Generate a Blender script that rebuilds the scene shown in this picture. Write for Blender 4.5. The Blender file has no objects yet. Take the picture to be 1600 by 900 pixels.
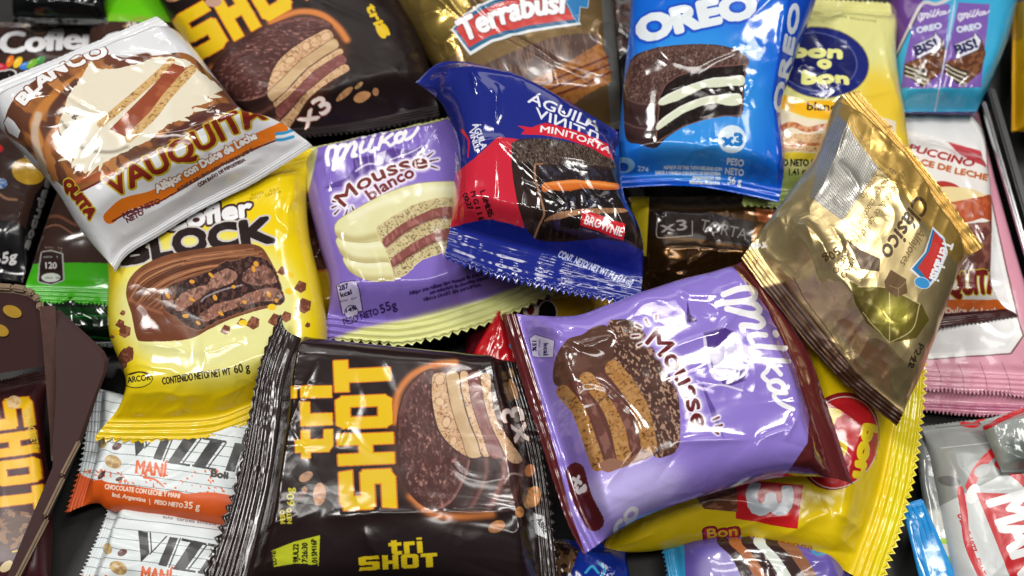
import bpy, math, random
import numpy as np
from mathutils import Vector

# ------------------------------------------------------------------ camera, world, lamps, exposure
sc = bpy.context.scene
CAM_TILT, CAM_DIST, CAM_LENS = math.radians(24.0), 0.50, 50.0
CAM_AIM = np.array([0.0, 0.0, 0.030])
cam_loc = CAM_AIM + np.array([0.0, -CAM_DIST * math.sin(CAM_TILT), CAM_DIST * math.cos(CAM_TILT)])
cd = bpy.data.cameras.new('camera'); cam = bpy.data.objects.new('camera', cd)
sc.collection.objects.link(cam)
cam.location = cam_loc; cam.rotation_euler = (CAM_TILT, 0, 0)
cd.lens = CAM_LENS; cd.sensor_width = 36.0; cd.clip_start = 0.01; cd.clip_end = 50.0
cd.dof.use_dof = True; cd.dof.focus_distance = 0.475; cd.dof.aperture_fstop = 9.0
sc.camera = cam

w = bpy.data.worlds.new('World'); sc.world = w; w.use_nodes = True
wn = w.node_tree.nodes; wl = w.node_tree.links
bg = wn['Background']
tc = wn.new('ShaderNodeTexCoord'); sx = wn.new('ShaderNodeSeparateXYZ'); rp = wn.new('ShaderNodeValToRGB')
wl.new(tc.outputs['Generated'], sx.inputs[0]); wl.new(sx.outputs['Z'], rp.inputs[0]); wl.new(rp.outputs[0], bg.inputs[0])
rp.color_ramp.elements[0].position = 0.0; rp.color_ramp.elements[0].color = (0.10, 0.10, 0.10, 1)
rp.color_ramp.elements[1].position = 0.9; rp.color_ramp.elements[1].color = (0.66, 0.64, 0.61, 1)
bg.inputs['Strength'].default_value = 0.17

def lamp(name, loc, aim, sx_, sy_, power, col=(1.0, 0.97, 0.93), roll=0.0):
    l = bpy.data.lights.new(name, 'AREA'); l.shape = 'RECTANGLE'; l.size = sx_; l.size_y = sy_
    l.energy = power; l.color = col
    o = bpy.data.objects.new(name, l); sc.collection.objects.link(o)
    o.location = loc
    q = (Vector(aim) - Vector(loc)).to_track_quat('-Z', 'Y')
    o.rotation_euler = q.to_euler(); o.rotation_euler.rotate_axis('Z', roll)
    return o
# shop ceiling: rows of fluorescent tubes above and behind the display
lamp('ceiling_tube', (0.60, 0.50, 1.55), (0.02, 0.0, 0.0), 0.16, 0.46, 9.5)
lamp('ceiling_tube', (-0.62, 0.22, 1.55), (0.0, 0.0, 0.0), 0.30, 0.30, 10.0)
lamp('ceiling_tube', (-0.24, 1.25, 1.55), (0.0, 0.0, 0.0), 0.20, 0.08, 2.0)
lamp('ceiling_tube', (0.36, 0.82, 1.55), (0.0, 0.0, 0.0), 0.20, 0.10, 2.6)
lamp('ceiling_panel', (0.08, -0.22, 1.7), (0.0, 0.0, 0.0), 1.0, 0.22, 9.0, (1.0, .96, .91))
lamp('ceiling_panel', (-0.1, 2.1, 1.7), (0.0, 0.0, 0.0), 1.8, 0.60, 7.0, (1.0, .96, .90))
sc.view_settings.view_transform = 'Standard'; sc.view_settings.look = 'None'
sc.view_settings.gamma = 1.0; sc.view_settings.use_curve_mapping = False
sc.view_settings.exposure = -0.12
sc.cycles.use_denoising = True
sc.cycles.max_bounces = 6; sc.cycles.glossy_bounces = 3; sc.cycles.diffuse_bounces = 3
sc.cycles.sample_clamp_indirect = 4.0

_ca, _sa = math.cos(CAM_TILT), math.sin(CAM_TILT)
_right = np.array([1.0, 0, 0]); _up = np.array([0, _ca, _sa]); _fwd = np.array([0, _sa, -_ca])
def P(x, y, z):
    """the place at height z (millimetres) that photograph pixel x, y looks at"""
    k = 36.0 / CAM_LENS
    d = _fwd + _right * ((x / 1600.0 - 0.5) * k) + _up * ((0.5 - y / 900.0) * k * 9 / 16)
    t = (z * 0.001 - cam_loc[2]) / d[2]
    return cam_loc + d * t
def to_px(p):
    v = p - cam_loc
    zc = v @ _fwd; k = 36.0 / CAM_LENS
    return np.stack([((v @ _right) / zc / k + 0.5) * 1600.0, (0.5 - (v @ _up) / zc / k * 16 / 9) * 900.0], -1)

# ------------------------------------------------------------------ noise
_lat = np.random.RandomState(7).rand(256, 256)
def vnoise(x, y, seed=0):
    x = np.asarray(x, float) + seed * 37.31; y = np.asarray(y, float) + seed * 17.77
    xi = np.floor(x).astype(int); yi = np.floor(y).astype(int)
    fx = x - xi; fy = y - yi
    fx = fx * fx * fx * (fx * (fx * 6 - 15) + 10); fy = fy * fy * fy * (fy * (fy * 6 - 15) + 10)
    a = _lat[yi & 255, xi & 255]; b = _lat[yi & 255, (xi + 1) & 255]
    c = _lat[(yi + 1) & 255, xi & 255]; d = _lat[(yi + 1) & 255, (xi + 1) & 255]
    return (a + (b - a) * fx) * (1 - fy) + (c + (d - c) * fx) * fy
def fbm(x, y, seed=0, oct=3):
    s = 0; a = 0.5; t = 0
    for k in range(oct):
        c, d = math.cos(0.65 + 1.1 * k), math.sin(0.65 + 1.1 * k)
        s = s + a * vnoise((x * c - y * d) * 2 ** k, (x * d + y * c) * 2 ** k, seed + k * 3.1); t += a; a *= 0.5
    return s / t
def sstep(a, b, x):
    t = np.clip((x - a) / (b - a), 0, 1); return t * t * (3 - 2 * t)

# ------------------------------------------------------------------ splines
def spline(pts, n, closed=False):
    p = np.array(pts, float)
    if len(p) == 2 and not closed:
        t = np.linspace(0, 1, n)[:, None]; return p[0] * (1 - t) + p[1] * t
    if closed: q = np.vstack([p[-1], p, p[0], p[1]])
    else: q = np.vstack([2 * p[0] - p[1], p, 2 * p[-1] - p[-2]])
    m = len(q) - 3
    out = []
    seg = np.linalg.norm(np.diff(q[1:m + 2], axis=0), axis=1); cum = np.r_[0, np.cumsum(seg)]
    tt = np.linspace(0, cum[-1], n, endpoint=not closed)
    idx = np.clip(np.searchsorted(cum, tt, side='right') - 1, 0, m - 1)
    f = ((tt - cum[idx]) / np.maximum(seg[idx], 1e-9))[:, None]
    p0, p1, p2, p3 = q[idx], q[idx + 1], q[idx + 2], q[idx + 3]
    return 0.5 * (2 * p1 + (p2 - p0) * f + (2 * p0 - 5 * p1 + 4 * p2 - p3) * f ** 2 + (3 * p1 - p0 - 3 * p2 + p3) * f ** 3)

# ------------------------------------------------------------------ print: drawing on a sheet of film
_glyph = {}
_fc = bpy.data.curves.new('print_font', 'FONT'); _fc.fill_mode = 'NONE'; _fc.resolution_u = 3
_fo = bpy.data.objects.new('print_font', _fc); sc.collection.objects.link(_fo)
def glyphs(s):
    if s in _glyph: return _glyph[s]
    _fc.body = s; bpy.context.view_layer.update()
    m = _fo.to_mesh()
    co = np.zeros(len(m.vertices) * 3); m.vertices.foreach_get('co', co); co = co.reshape(-1, 3)[:, :2]
    ed = np.zeros(len(m.edges) * 2, int); m.edges.foreach_get('vertices', ed); ed = ed.reshape(-1, 2)
    nxt = {}
    for a, b in ed: nxt.setdefault(a, []).append(b); nxt.setdefault(b, []).append(a)
    seen = set(); cs = []
    for st in range(len(co)):
        if st in seen or st not in nxt: continue
        loop = [st]; seen.add(st); cur = st
        while True:
            k = [q for q in nxt[cur] if q not in seen]
            if not k: break
            # keep the direction in which the outline was drawn
            cur = (cur + 1) if (cur + 1) in k else k[0]
            seen.add(cur); loop.append(cur)
        if len(loop) > 2: cs.append(co[loop])
    _fo.to_mesh_clear()
    _glyph[s] = cs
    return cs
CAP = max(c[:, 1].max() for c in glyphs('H'))

def box_blur(m, r):
    r = int(max(1, round(r)))
    for ax in (0, 1):
        for _ in range(3):
            c = np.cumsum(np.pad(m, [(r + 1, r) if k == ax else (0, 0) for k in (0, 1)], mode='edge'), axis=ax)
            n = m.shape[ax]
            hi = np.take(c, np.arange(2 * r + 1, 2 * r + 1 + n), axis=ax); lo = np.take(c, np.arange(0, n), axis=ax)
            m = (hi - lo) / (2 * r + 1)
    return m
def dilate(m, r):
    r = int(max(1, round(r)))
    out = np.zeros(m.shape, bool); H = m.shape[0]
    mi = m.astype(np.int32)
    c = np.cumsum(np.pad(mi, ((0, 0), (r + 1, r))), axis=1); n = m.shape[1]
    for dy in range(-r, r + 1):
        hw = int(math.sqrt(r * r - dy * dy))
        row = (c[:, r + 1 + hw:r + 1 + hw + n] - c[:, r - hw:r - hw + n]) > 0
        if dy >= 0: out[dy:] |= row[:H - dy]
        else: out[:dy] |= row[-dy:]
    return out

class Art:
    """what is printed on one wrapper; measured in photograph pixels, kept on the wrapper's own s, t sheet"""
    def __init__(self, pk, base, metal=0.0, scale=2.0):
        self.pk = pk; self.pre = None
        self.W = int(max(96, min(1300, pk['lenpx'] * scale))); self.H = int(max(96, min(1300, pk['widpx'] * scale)))
        self.k = 0.5 * (self.W / pk['lenpx'] + self.H / pk['widpx'])
        self.im = np.empty((self.H, self.W, 4)); self.im[..., :3] = np.array(base) / 255.0; self.im[..., 3] = metal
        self.mt = metal; self.seed = 0; self.cl = None
    def m(self, pts):
        p = np.asarray(pts, float)
        if self.pre is not None: p = self.pre(p)
        st = px_to_st(self.pk, p)
        return np.stack([st[:, 0] * self.W, st[:, 1] * self.H], -1)
    def mask(self, conts, grow=0.0):
        """winding-number fill of contours given on the sheet"""
        allp = np.vstack(conts)
        g = int(grow) + 2
        x0 = int(max(0, np.floor(allp[:, 0].min()) - g)); x1 = int(min(self.W, np.ceil(allp[:, 0].max()) + g + 1))
        y0 = int(max(0, np.floor(allp[:, 1].min()) - g)); y1 = int(min(self.H, np.ceil(allp[:, 1].max()) + g + 1))
        if x1 <= x0 or y1 <= y0: return None
        A = np.vstack(conts); B = np.vstack([np.roll(c, -1, axis=0) for c in conts])
        ya, yb = A[:, 1] - y0 - 0.5, B[:, 1] - y0 - 0.5
        lo = np.ceil(np.minimum(ya, yb)).astype(int); hi = np.ceil(np.maximum(ya, yb)).astype(int)
        lo = np.clip(lo, 0, y1 - y0); hi = np.clip(hi, 0, y1 - y0)
        cnt = hi - lo
        acc = np.zeros((y1 - y0, x1 - x0 + 1), np.int32)
        if cnt.sum() > 0:
            e = np.repeat(np.arange(len(A)), cnt)
            off = np.arange(cnt.sum()) - np.repeat(np.cumsum(cnt) - cnt, cnt)
            r = lo[e] + off
            f = (r - ya[e]) / (yb[e] - ya[e])
            xx = A[e, 0] + f * (B[e, 0] - A[e, 0]) - x0 - 0.5
            xi = np.clip(np.ceil(xx).astype(int), 0, x1 - x0)
            np.add.at(acc, (r, xi), np.where(yb[e] > ya[e], 1, -1))
        return np.cumsum(acc, axis=1)[:, :-1] != 0, x0, y0
    def put(self, mk, x0, y0, col, alpha=1.0, tex=None, metal=0.0):
        h, w_ = mk.shape
        mk = mk.astype(float)
        if self.cl is not None: mk = mk * self.cl[y0:y0 + h, x0:x0 + w_]
        c = np.empty((h, w_, 3)); c[:] = np.array(col) / 255.0
        if tex:
            yy, xx = np.mgrid[y0:y0 + h, x0:x0 + w_] / self.k
            self.seed += 1
            for (fx, fy, lo, hi, c2, amt) in tex:
                n = fbm((xx + 2.0 * vnoise(xx / 6, yy / 6, 5)) / fx, (yy + 2.0 * vnoise(xx / 6, yy / 6, 9)) / fy, self.seed, 3)
                f = (sstep(lo, hi, n) * amt)[..., None]
                c = c * (1 - f) + np.array(c2) / 255.0 * f
                self.seed += 1
        a = (mk * alpha)[..., None]
        d = self.im[y0:y0 + h, x0:x0 + w_]
        d[..., :3] = d[..., :3] * (1 - a) + c * a
        d[..., 3] = d[..., 3] * (1 - a[..., 0]) + metal * a[..., 0]
    def fill(self, conts, col, alpha=1.0, soft=0.0, tex=None, grow=0.0, metal=0.0):
        pad = soft * self.k * 3 + grow * self.k
        r = self.mask(conts, pad)
        if r is None: return
        mk, x0, y0 = r
        if grow > 0: mk = dilate(mk, grow * self.k)
        if soft > 0: mk = box_blur(mk.astype(float), soft * self.k * 0.6)
        self.put(mk, x0, y0, col, alpha, tex, metal)
    def clip(self, pts=None, smooth=True):
        """keep what follows inside this outline"""
        self.cl = None
        if pts is None: return
        p = spline(pts, max(24, len(pts) * 8), True) if smooth else np.array(pts, float)
        r = self.mask([self.m(p)]); self.cl = np.zeros((self.H, self.W))
        if r: self.cl[r[2]:r[2] + r[0].shape[0], r[1]:r[1] + r[0].shape[1]] = r[0]
    def poly(self, pts, col, smooth=False, rag=0.0, out=None, **kw):
        if smooth: p = spline(pts, max(24, len(pts) * 8), True)
        else:
            p = np.array(pts, float); q = []
            for a, b in zip(p, np.roll(p, -1, axis=0)):
                n = max(1, int(np.linalg.norm(b - a) / 12)); q += [a + (b - a) * i / n for i in range(n)]
            p = np.array(q)
        if rag:
            self.seed += 1
            i = np.arange(len(p)); p = p + rag * (np.stack([vnoise(i * 0.9, i * 0 + self.seed, 1), vnoise(i * 0.9, i * 0 + self.seed, 2)], -1) - 0.5) * 2
        c = self.m(p)
        if out: self.fill([c], out[1], grow=out[0])
        self.fill([c], col, **kw)
    def ell(self, cx, cy, rx, ry, col, rot=0.0, out=None, **kw):
        a = np.linspace(0, 2 * np.pi, 40, endpoint=False); r = math.radians(rot)
        x = rx * np.cos(a); y = ry * np.sin(a)
        c = self.m(np.stack([cx + x * math.cos(r) - y * math.sin(r), cy + x * math.sin(r) + y * math.cos(r)], -1))
        if out: self.fill([c], out[1], grow=out[0])
        self.fill([c], col, **kw)
    def line(self, pts, wd, col, smooth=True, taper=None, **kw):
        """a stroke with round ends; wd may taper to the second number"""
        p = spline(pts, max(12, len(pts) * 8)) if smooth and len(pts) > 2 else spline(pts[:2], 12) if len(pts) == 2 else np.array(pts, float)
        n = len(p); ws = np.linspace(wd, wd if taper is None else taper, n) * 0.5
        d = np.gradient(p, axis=0); d /= np.maximum(np.linalg.norm(d, axis=1), 1e-9)[:, None]
        nn = np.stack([-d[:, 1], d[:, 0]], -1)
        cs = []
        for i in range(n - 1):
            q = np.array([p[i] + nn[i] * ws[i], p[i + 1] + nn[i + 1] * ws[i + 1], p[i + 1] - nn[i + 1] * ws[i + 1], p[i] - nn[i] * ws[i]])
            cs.append(self._ccw(self.m(q)))
        a = np.linspace(0, 2 * np.pi, 12, endpoint=False)
        for i in range(n):
            cs.append(self._ccw(self.m(p[i] + ws[i] * np.stack([np.cos(a), np.sin(a)], -1))))
        o = kw.pop('out', None)
        if o: self.fill(cs, o[1], grow=o[0])
        self.fill(cs, col, **kw)
    @staticmethod
    def _ccw(c):
        A = np.sum(c[:, 0] * np.roll(c[:, 1], -1) - c[:, 1] * np.roll(c[:, 0], -1))
        return c if A > 0 else c[::-1]
    def frame(self, p0, p1, h, arc=None, up=None):
        """unit text space (x 0..1 along, y 0..1 of the cap height) -> photograph"""
        p0 = np.array(p0, float); p1 = np.array(p1, float)
        pm = np.array(arc, float) if arc is not None else (p0 + p1) / 2
        cpt = 2 * pm - (p0 + p1) / 2
        def f(q):
            t = q[:, :1]
            b = (1 - t) ** 2 * p0 + 2 * t * (1 - t) * cpt + t * t * p1
            d = 2 * (1 - t) * (cpt - p0) + 2 * t * (p1 - cpt)
            d = d / np.linalg.norm(d, axis=1)[:, None]
            u = np.stack([d[:, 1], -d[:, 0]], -1) if up is None else np.array(up, float)[None]
            return b + u * q[:, 1:2] * h
        return f
    def text(self, s, p0, p1, h, col, bold=0.0, out=None, arc=None, up=None, shear=0.0, **kw):
        cs = glyphs(s)
        A = np.vstack(cs); xa, xb = A[:, 0].min(), A[:, 0].max()
        f = self.frame(p0, p1, h, arc, up)
        L = np.linalg.norm(np.array(p1, float) - np.array(p0, float))
        cc = []
        for c in cs:
            q = np.stack([(c[:, 0] - xa) / (xb - xa) + shear * c[:, 1] / CAP * h / L, c[:, 1] / CAP], -1)
            cc.append(self.m(f(q)))
        for o in (out if isinstance(out, list) else [out] if out else []):
            self.fill(cc, o[1], grow=o[0] + bold, soft=o[2] if len(o) > 2 else 0)
        self.fill(cc, col, grow=bold, **kw)
    def glyph(self, shapes, p0, p1, h, col, out=None, arc=None, up=None, **kw):
        """hand-drawn letters: polygons in unit text space"""
        f = self.frame(p0, p1, h, arc, up)
        cc = []
        for c in shapes:
            c = np.array(c, float); q = []
            for a, b in zip(c, np.roll(c, -1, axis=0)):
                q += [a + (b - a) * i / 4 for i in range(4)]
            cc.append(self._ccw(self.m(f(np.array(q)))))
        for o in (out if isinstance(out, list) else [out] if out else []):
            self.fill(cc, o[1], grow=o[0], soft=o[2] if len(o) > 2 else 0)
        self.fill(cc, col, **kw)
    def image(self, name):
        im = bpy.data.images.new(name, self.W, self.H, alpha=True)
        im.alpha_mode = 'CHANNEL_PACKED'
        im.pixels.foreach_set(np.ascontiguousarray(np.clip(self.im, 0, 1), dtype=np.float32).ravel())
        im.update(); im.pack()
        return im

# ------------------------------------------------------------------ materials
def srgb(c):
    c = np.array(c, float) / 255.0
    return tuple(np.where(c <= 0.04045, c / 12.92, ((c + 0.055) / 1.055) ** 2.4)) + (1.0,)
def plain(name, col, rough=0.5, metal=0.0, var=0.12, scale=60.0, bump=0.15, coat=0.0):
    m = bpy.data.materials.new(name); m.use_nodes = True
    n = m.node_tree.nodes; l = m.node_tree.links; b = n['Principled BSDF']
    t = n.new('ShaderNodeTexCoord'); nz = n.new('ShaderNodeTexNoise'); nz.inputs['Scale'].default_value = scale; nz.inputs['Detail'].default_value = 6
    l.new(t.outputs['Object'], nz.inputs['Vector'])
    mx = n.new('ShaderNodeMix'); mx.data_type = 'RGBA'
    c = srgb(col); mx.inputs[6].default_value = tuple(v * (1 - var) for v in c[:3]) + (1,); mx.inputs[7].default_value = tuple(min(1, v * (1 + var)) for v in c[:3]) + (1,)
    l.new(nz.outputs['Fac'], mx.inputs[0]); l.new(mx.outputs[2], b.inputs['Base Color'])
    b.inputs['Roughness'].default_value = rough; b.inputs['Metallic'].default_value = metal; b.inputs['Coat Weight'].default_value = coat
    bp = n.new('ShaderNodeBump'); bp.inputs['Strength'].default_value = bump; bp.inputs['Distance'].default_value = 0.0004
    l.new(nz.outputs['Fac'], bp.inputs['Height']); l.new(bp.outputs[0], b.inputs['Normal'])
    return m
_film_count = [0]
def film(name, img, rough=0.16, spec=0.5, coat=0.4, bump=0.05, bscale=420.0, crumple=1.0):
    """glossy printed plastic film"""
    m = bpy.data.materials.new(name); m.use_nodes = True
    n = m.node_tree.nodes; l = m.node_tree.links; b = n['Principled BSDF']
    uv = n.new('ShaderNodeUVMap'); uv.uv_map = 'print'
    ti = n.new('ShaderNodeTexImage'); ti.image = img; ti.extension = 'EXTEND'; ti.interpolation = 'Linear'
    l.new(uv.outputs[0], ti.inputs[0]); l.new(ti.outputs['Color'], b.inputs['Base Color']); l.new(ti.outputs['Alpha'], b.inputs['Metallic'])
    tco = n.new('ShaderNodeTexCoord'); t = n.new('ShaderNodeVectorMath'); t.operation = 'ADD'
    _film_count[0] += 1; t.inputs[1].default_value = (0.37 * _film_count[0], 0.23 * _film_count[0], 0.11 * _film_count[0])
    l.new(tco.outputs['Object'], t.inputs[0])
    nz = n.new('ShaderNodeTexNoise'); nz.inputs['Scale'].default_value = bscale; nz.inputs['Detail'].default_value = 3
    l.new(t.outputs[0], nz.inputs['Vector'])
    n2 = n.new('ShaderNodeTexNoise'); n2.inputs['Scale'].default_value = 55.0; n2.inputs['Detail'].default_value = 2
    l.new(t.outputs[0], n2.inputs['Vector'])
    mr = n.new('ShaderNodeMapRange'); mr.inputs['To Min'].default_value = rough * 0.6; mr.inputs['To Max'].default_value = rough * 1.5
    l.new(n2.outputs['Fac'], mr.inputs['Value']); l.new(mr.outputs[0], b.inputs['Roughness'])
    b.inputs['Specular IOR Level'].default_value = spec
    b.inputs['Coat Weight'].default_value = coat; b.inputs['Coat Roughness'].default_value = 0.06
    # creased film: facets of two sizes, stronger in patches
    nw = n.new('ShaderNodeTexNoise'); nw.inputs['Scale'].default_value = 70.0; nw.inputs['Detail'].default_value = 1
    l.new(t.outputs[0], nw.inputs['Vector'])
    wa = n.new('ShaderNodeVectorMath'); wa.operation = 'MULTIPLY_ADD'; wa.inputs[1].default_value = (0.012, 0.012, 0.012)
    l.new(nw.outputs['Color'], wa.inputs[0]); l.new(t.outputs[0], wa.inputs[2])
    msk = n.new('ShaderNodeTexNoise'); msk.inputs['Scale'].default_value = 38.0; msk.inputs['Detail'].default_value = 1
    l.new(t.outputs[0], msk.inputs['Vector'])
    mm = n.new('ShaderNodeMapRange'); mm.inputs['From Min'].default_value = 0.42; mm.inputs['From Max'].default_value = 0.66; l.new(msk.outputs['Fac'], mm.inputs['Value'])
    prev = None
    for sc_v, slope in ((60.0, crumple * 0.065), (190.0, crumple * 0.045)):
        vo = n.new('ShaderNodeTexVoronoi'); vo.inputs['Scale'].default_value = sc_v; l.new(wa.outputs[0], vo.inputs['Vector'])
        bp = n.new('ShaderNodeBump'); bp.inputs['Distance'].default_value = slope / sc_v
        l.new(mm.outputs[0], bp.inputs['Strength'])
        l.new(vo.outputs['Distance'], bp.inputs['Height'])
        if prev: l.new(prev.outputs[0], bp.inputs['Normal'])
        prev = bp
    bp = n.new('ShaderNodeBump'); bp.inputs['Strength'].default_value = bump; bp.inputs['Distance'].default_value = 0.0004
    l.new(nz.outputs['Fac'], bp.inputs['Height']); l.new(prev.outputs[0], bp.inputs['Normal']); l.new(bp.outputs[0], b.inputs['Normal'])
    return m

# ------------------------------------------------------------------ wrappers
def px_to_st(pk, p):
    x = (p[:, 0] - pk['fx'][0]) / pk['fx'][2]; y = (p[:, 1] - pk['fx'][1]) / pk['fx'][2]
    B = np.stack([x ** i * y ** j for i in range(5) for j in range(5 - i)], -1)
    st = B @ pk['coef']
    if 'tab' not in pk: return st
    x0, y0, tab = pk['tab']
    u = np.clip(p[:, 0] - x0, 0, tab.shape[1] - 1.001); v = np.clip(p[:, 1] - y0, 0, tab.shape[0] - 1.001)
    i = u.astype(int); j = v.astype(int); u = (u - i)[:, None]; v = (v - j)[:, None]
    return st + (tab[j, i] * (1 - u) + tab[j, i + 1] * u) * (1 - v) + (tab[j + 1, i] * (1 - u) + tab[j + 1, i + 1] * u) * v
def sheet_table(pk):
    """finer reading of where each spot of the smooth wrapper is seen, on top of the polynomial one"""
    g = np.linspace(0, 1, 300); S, T = np.meshgrid(g, g, indexing='ij')
    pos = (coons(pk, S, T) + (bulge(pk, S, T) * 0.001)[..., None] * pk['N']).reshape(-1, 3)
    q = to_px(pos); near = np.argsort(-np.linalg.norm(pos - cam_loc, axis=1)); q = q[near]
    res = (np.stack([S.ravel(), T.ravel()], -1))[near] - px_to_st(pk, q)
    x0, y0 = np.floor(q.min(0)) - 12; x1, y1 = np.ceil(q.max(0)) + 12
    h, w_ = int(y1 - y0) + 1, int(x1 - x0) + 1
    ix = np.round(q[:, 0] - x0).astype(int); iy = np.round(q[:, 1] - y0).astype(int)
    tab = np.zeros((h, w_, 2)); ok = np.zeros((h, w_))
    tab[iy, ix] = res; ok[iy, ix] = 1
    for r in (1, 3, 10, 40):
        m = ok > 0
        wb = box_blur(ok, r)
        for c in (0, 1):
            f = box_blur(tab[..., c] * ok, r) / np.maximum(wb, 1e-9)
            tab[..., c] = np.where(m, tab[..., c], np.where(wb > 1e-4, f, 0))
        ok = np.where(wb > 1e-4, 1.0, 0.0)
    for c in (0, 1): tab[..., c] = box_blur(tab[..., c], 1)
    pk['tab'] = (x0, y0, tab)
def edge3(pts, za, zb, n):
    """an edge of the wrapper: pixels of the photograph with heights running from za to zb"""
    q = spline([p[:2] for p in pts], n)
    z = np.linspace(za, zb, n)
    if any(len(p) > 2 for p in pts):
        f = np.linspace(0, 1, len(pts)); zz = [p[2] if len(p) > 2 else np.interp(fi, [0, 1], [za, zb]) for p, fi in zip(pts, f)]
        z = np.interp(np.linspace(0, 1, n), f, zz)
    return np.array([P(a, b, c) for (a, b), c in zip(q, z)])
NB = 61
def wrapper(E0, E1, S0, S1, z, H=11.0, depth=6.0, cs=(0.06, 0.06), sa=(0.16, 0.16), ta=(0.14, 0.14), dome=0.12,
            res=150, wr=1.0, creases=(), seed=1, teeth=(24, 24), crimp=0.35, ribs=5, nrand=14, sealcr=1.0, low=1.0, tooth=(1.6, 1.6), droop=(1.5, 1.5), sharp=(0, 0)):
    """seal edges E0, E1 (t from 0 to 1), sides S0, S1 (s from 0 to 1); z: heights of the four corners 00, 01, 10, 11"""
    pk = dict(H=H, depth=depth, cs=cs, sa=sa, ta=ta, dome=dome, res=res, wr=wr, seed=seed, teeth=teeth, crimp=crimp, ribs=ribs, nrand=nrand, sealcr=sealcr, low=low, tooth=tooth, droop=droop, sharp=sharp)
    pk['e0'] = edge3(E0, z[0], z[1], NB); pk['e1'] = edge3(E1, z[2], z[3], NB)
    pk['s0'] = edge3(S0, z[0], z[2], NB); pk['s1'] = edge3(S1, z[1], z[3], NB)
    # let the corners meet
    for a, ia, b, ib in (('e0', 0, 's0', 0), ('e0', -1, 's1', 0), ('e1', 0, 's0', -1), ('e1', -1, 's1', -1)):
        pk[b][ib] = pk[a][ia]
    d1 = pk['e1'][-1] - pk['e0'][0]; d2 = pk['e1'][0] - pk['e0'][-1]
    N = np.cross(d1, d2); N /= np.linalg.norm(N); N = N if N[2] > 0 else -N
    pk['N'] = N
    pk['L'] = 0.5 * (np.linalg.norm(np.diff(pk['s0'], axis=0), axis=1).sum() + np.linalg.norm(np.diff(pk['s1'], axis=0), axis=1).sum()) * 1000
    pk['Wd'] = 0.5 * (np.linalg.norm(np.diff(pk['e0'], axis=0), axis=1).sum() + np.linalg.norm(np.diff(pk['e1'], axis=0), axis=1).sum()) * 1000
    pk['lenpx'] = pk['L'] * 4.44; pk['widpx'] = pk['Wd'] * 4.44
    g = np.linspace(0, 1, 33); S, T = np.meshgrid(g, g, indexing='ij')
    pos = coons(pk, S, T) + (bulge(pk, S, T) * 0.001)[..., None] * N
    q = to_px(pos.reshape(-1, 3))
    c = q.mean(0); sc_ = np.abs(q - c).max()
    pk['fx'] = (c[0], c[1], sc_)
    x = (q[:, 0] - c[0]) / sc_; y = (q[:, 1] - c[1]) / sc_
    B = np.stack([x ** i * y ** j for i in range(5) for j in range(5 - i)], -1)
    pk['coef'] = np.linalg.lstsq(B, np.stack([S.ravel(), T.ravel()], -1), rcond=None)[0]
    sheet_table(pk)
    pk['creases'] = []
    for (x0, y0, x1, y1, amp, wd) in creases:
        st = px_to_st(pk, np.array([[x0, y0], [x1, y1]], float))
        pk['creases'].append((st[0, 0] * pk['L'], st[0, 1] * pk['Wd'], st[1, 0] * pk['L'], st[1, 1] * pk['Wd'], amp, wd))
    return pk
def _at(e, t):
    f = np.clip(t, 0, 1) * (NB - 1); i = np.clip(f.astype(int), 0, NB - 2); f = (f - i)[..., None]
    return e[i] * (1 - f) + e[i + 1] * f
def coons(pk, S, T):
    s = S[..., None]; t = T[..., None]
    a = (1 - s) * _at(pk['e0'], T) + s * _at(pk['e1'], T)
    b = (1 - t) * _at(pk['s0'], S) + t * _at(pk['s1'], S)
    c = (1 - s) * (1 - t) * pk['e0'][0] + (1 - s) * t * pk['e0'][-1] + s * (1 - t) * pk['e1'][0] + s * t * pk['e1'][-1]
    return a + b - c
def shoulder(x, p=0.5):
    x = np.clip(x * 0.8, 0, 1); return np.minimum(1, (1 - (1 - x) ** 2.4) ** p)
def bulge(pk, S, T):
    c0, c1 = pk['cs']; sd = pk['seed']
    sn = np.clip((S - c0) / (1 - c0 - c1), 0, 1)
    k1 = 0.75 + 0.5 * vnoise(T * 4, T * 0 + 1.5, sd + 300); k2 = 0.75 + 0.5 * vnoise(T * 4, T * 0 + 4.5, sd + 301)
    k3 = 0.55 + 0.7 * vnoise(S * 4, S * 0 + 1.5, sd + 302) + 0.3 * vnoise(S * 11, S * 0 + 2.5, sd + 304); k4 = 0.55 + 0.7 * vnoise(S * 4, S * 0 + 4.5, sd + 303) + 0.3 * vnoise(S * 11, S * 0 + 6.5, sd + 305)
    def ramp(x, w_, sharp):
        if not sharp: return sstep(0, w_, x) ** 0.75
        y = x / w_; return np.where(y < 0.85, y * 0.97, 1 - 0.1755 * np.exp(-(y - 0.85) / 0.1755 * 0.97))
    fs = ramp(sn, pk['sa'][0] * k1, pk['sharp'][0]) * ramp(1 - sn, pk['sa'][1] * k2, pk['sharp'][1])
    ft = shoulder(T / (pk['ta'][0] * k3)) * shoulder((1 - T) / (pk['ta'][1] * k4))
    dm = 1 - pk['dome'] * ((2 * sn - 1) ** 2 + (2 * T - 1) ** 2)
    return pk['H'] * fs * ft * dm
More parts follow.
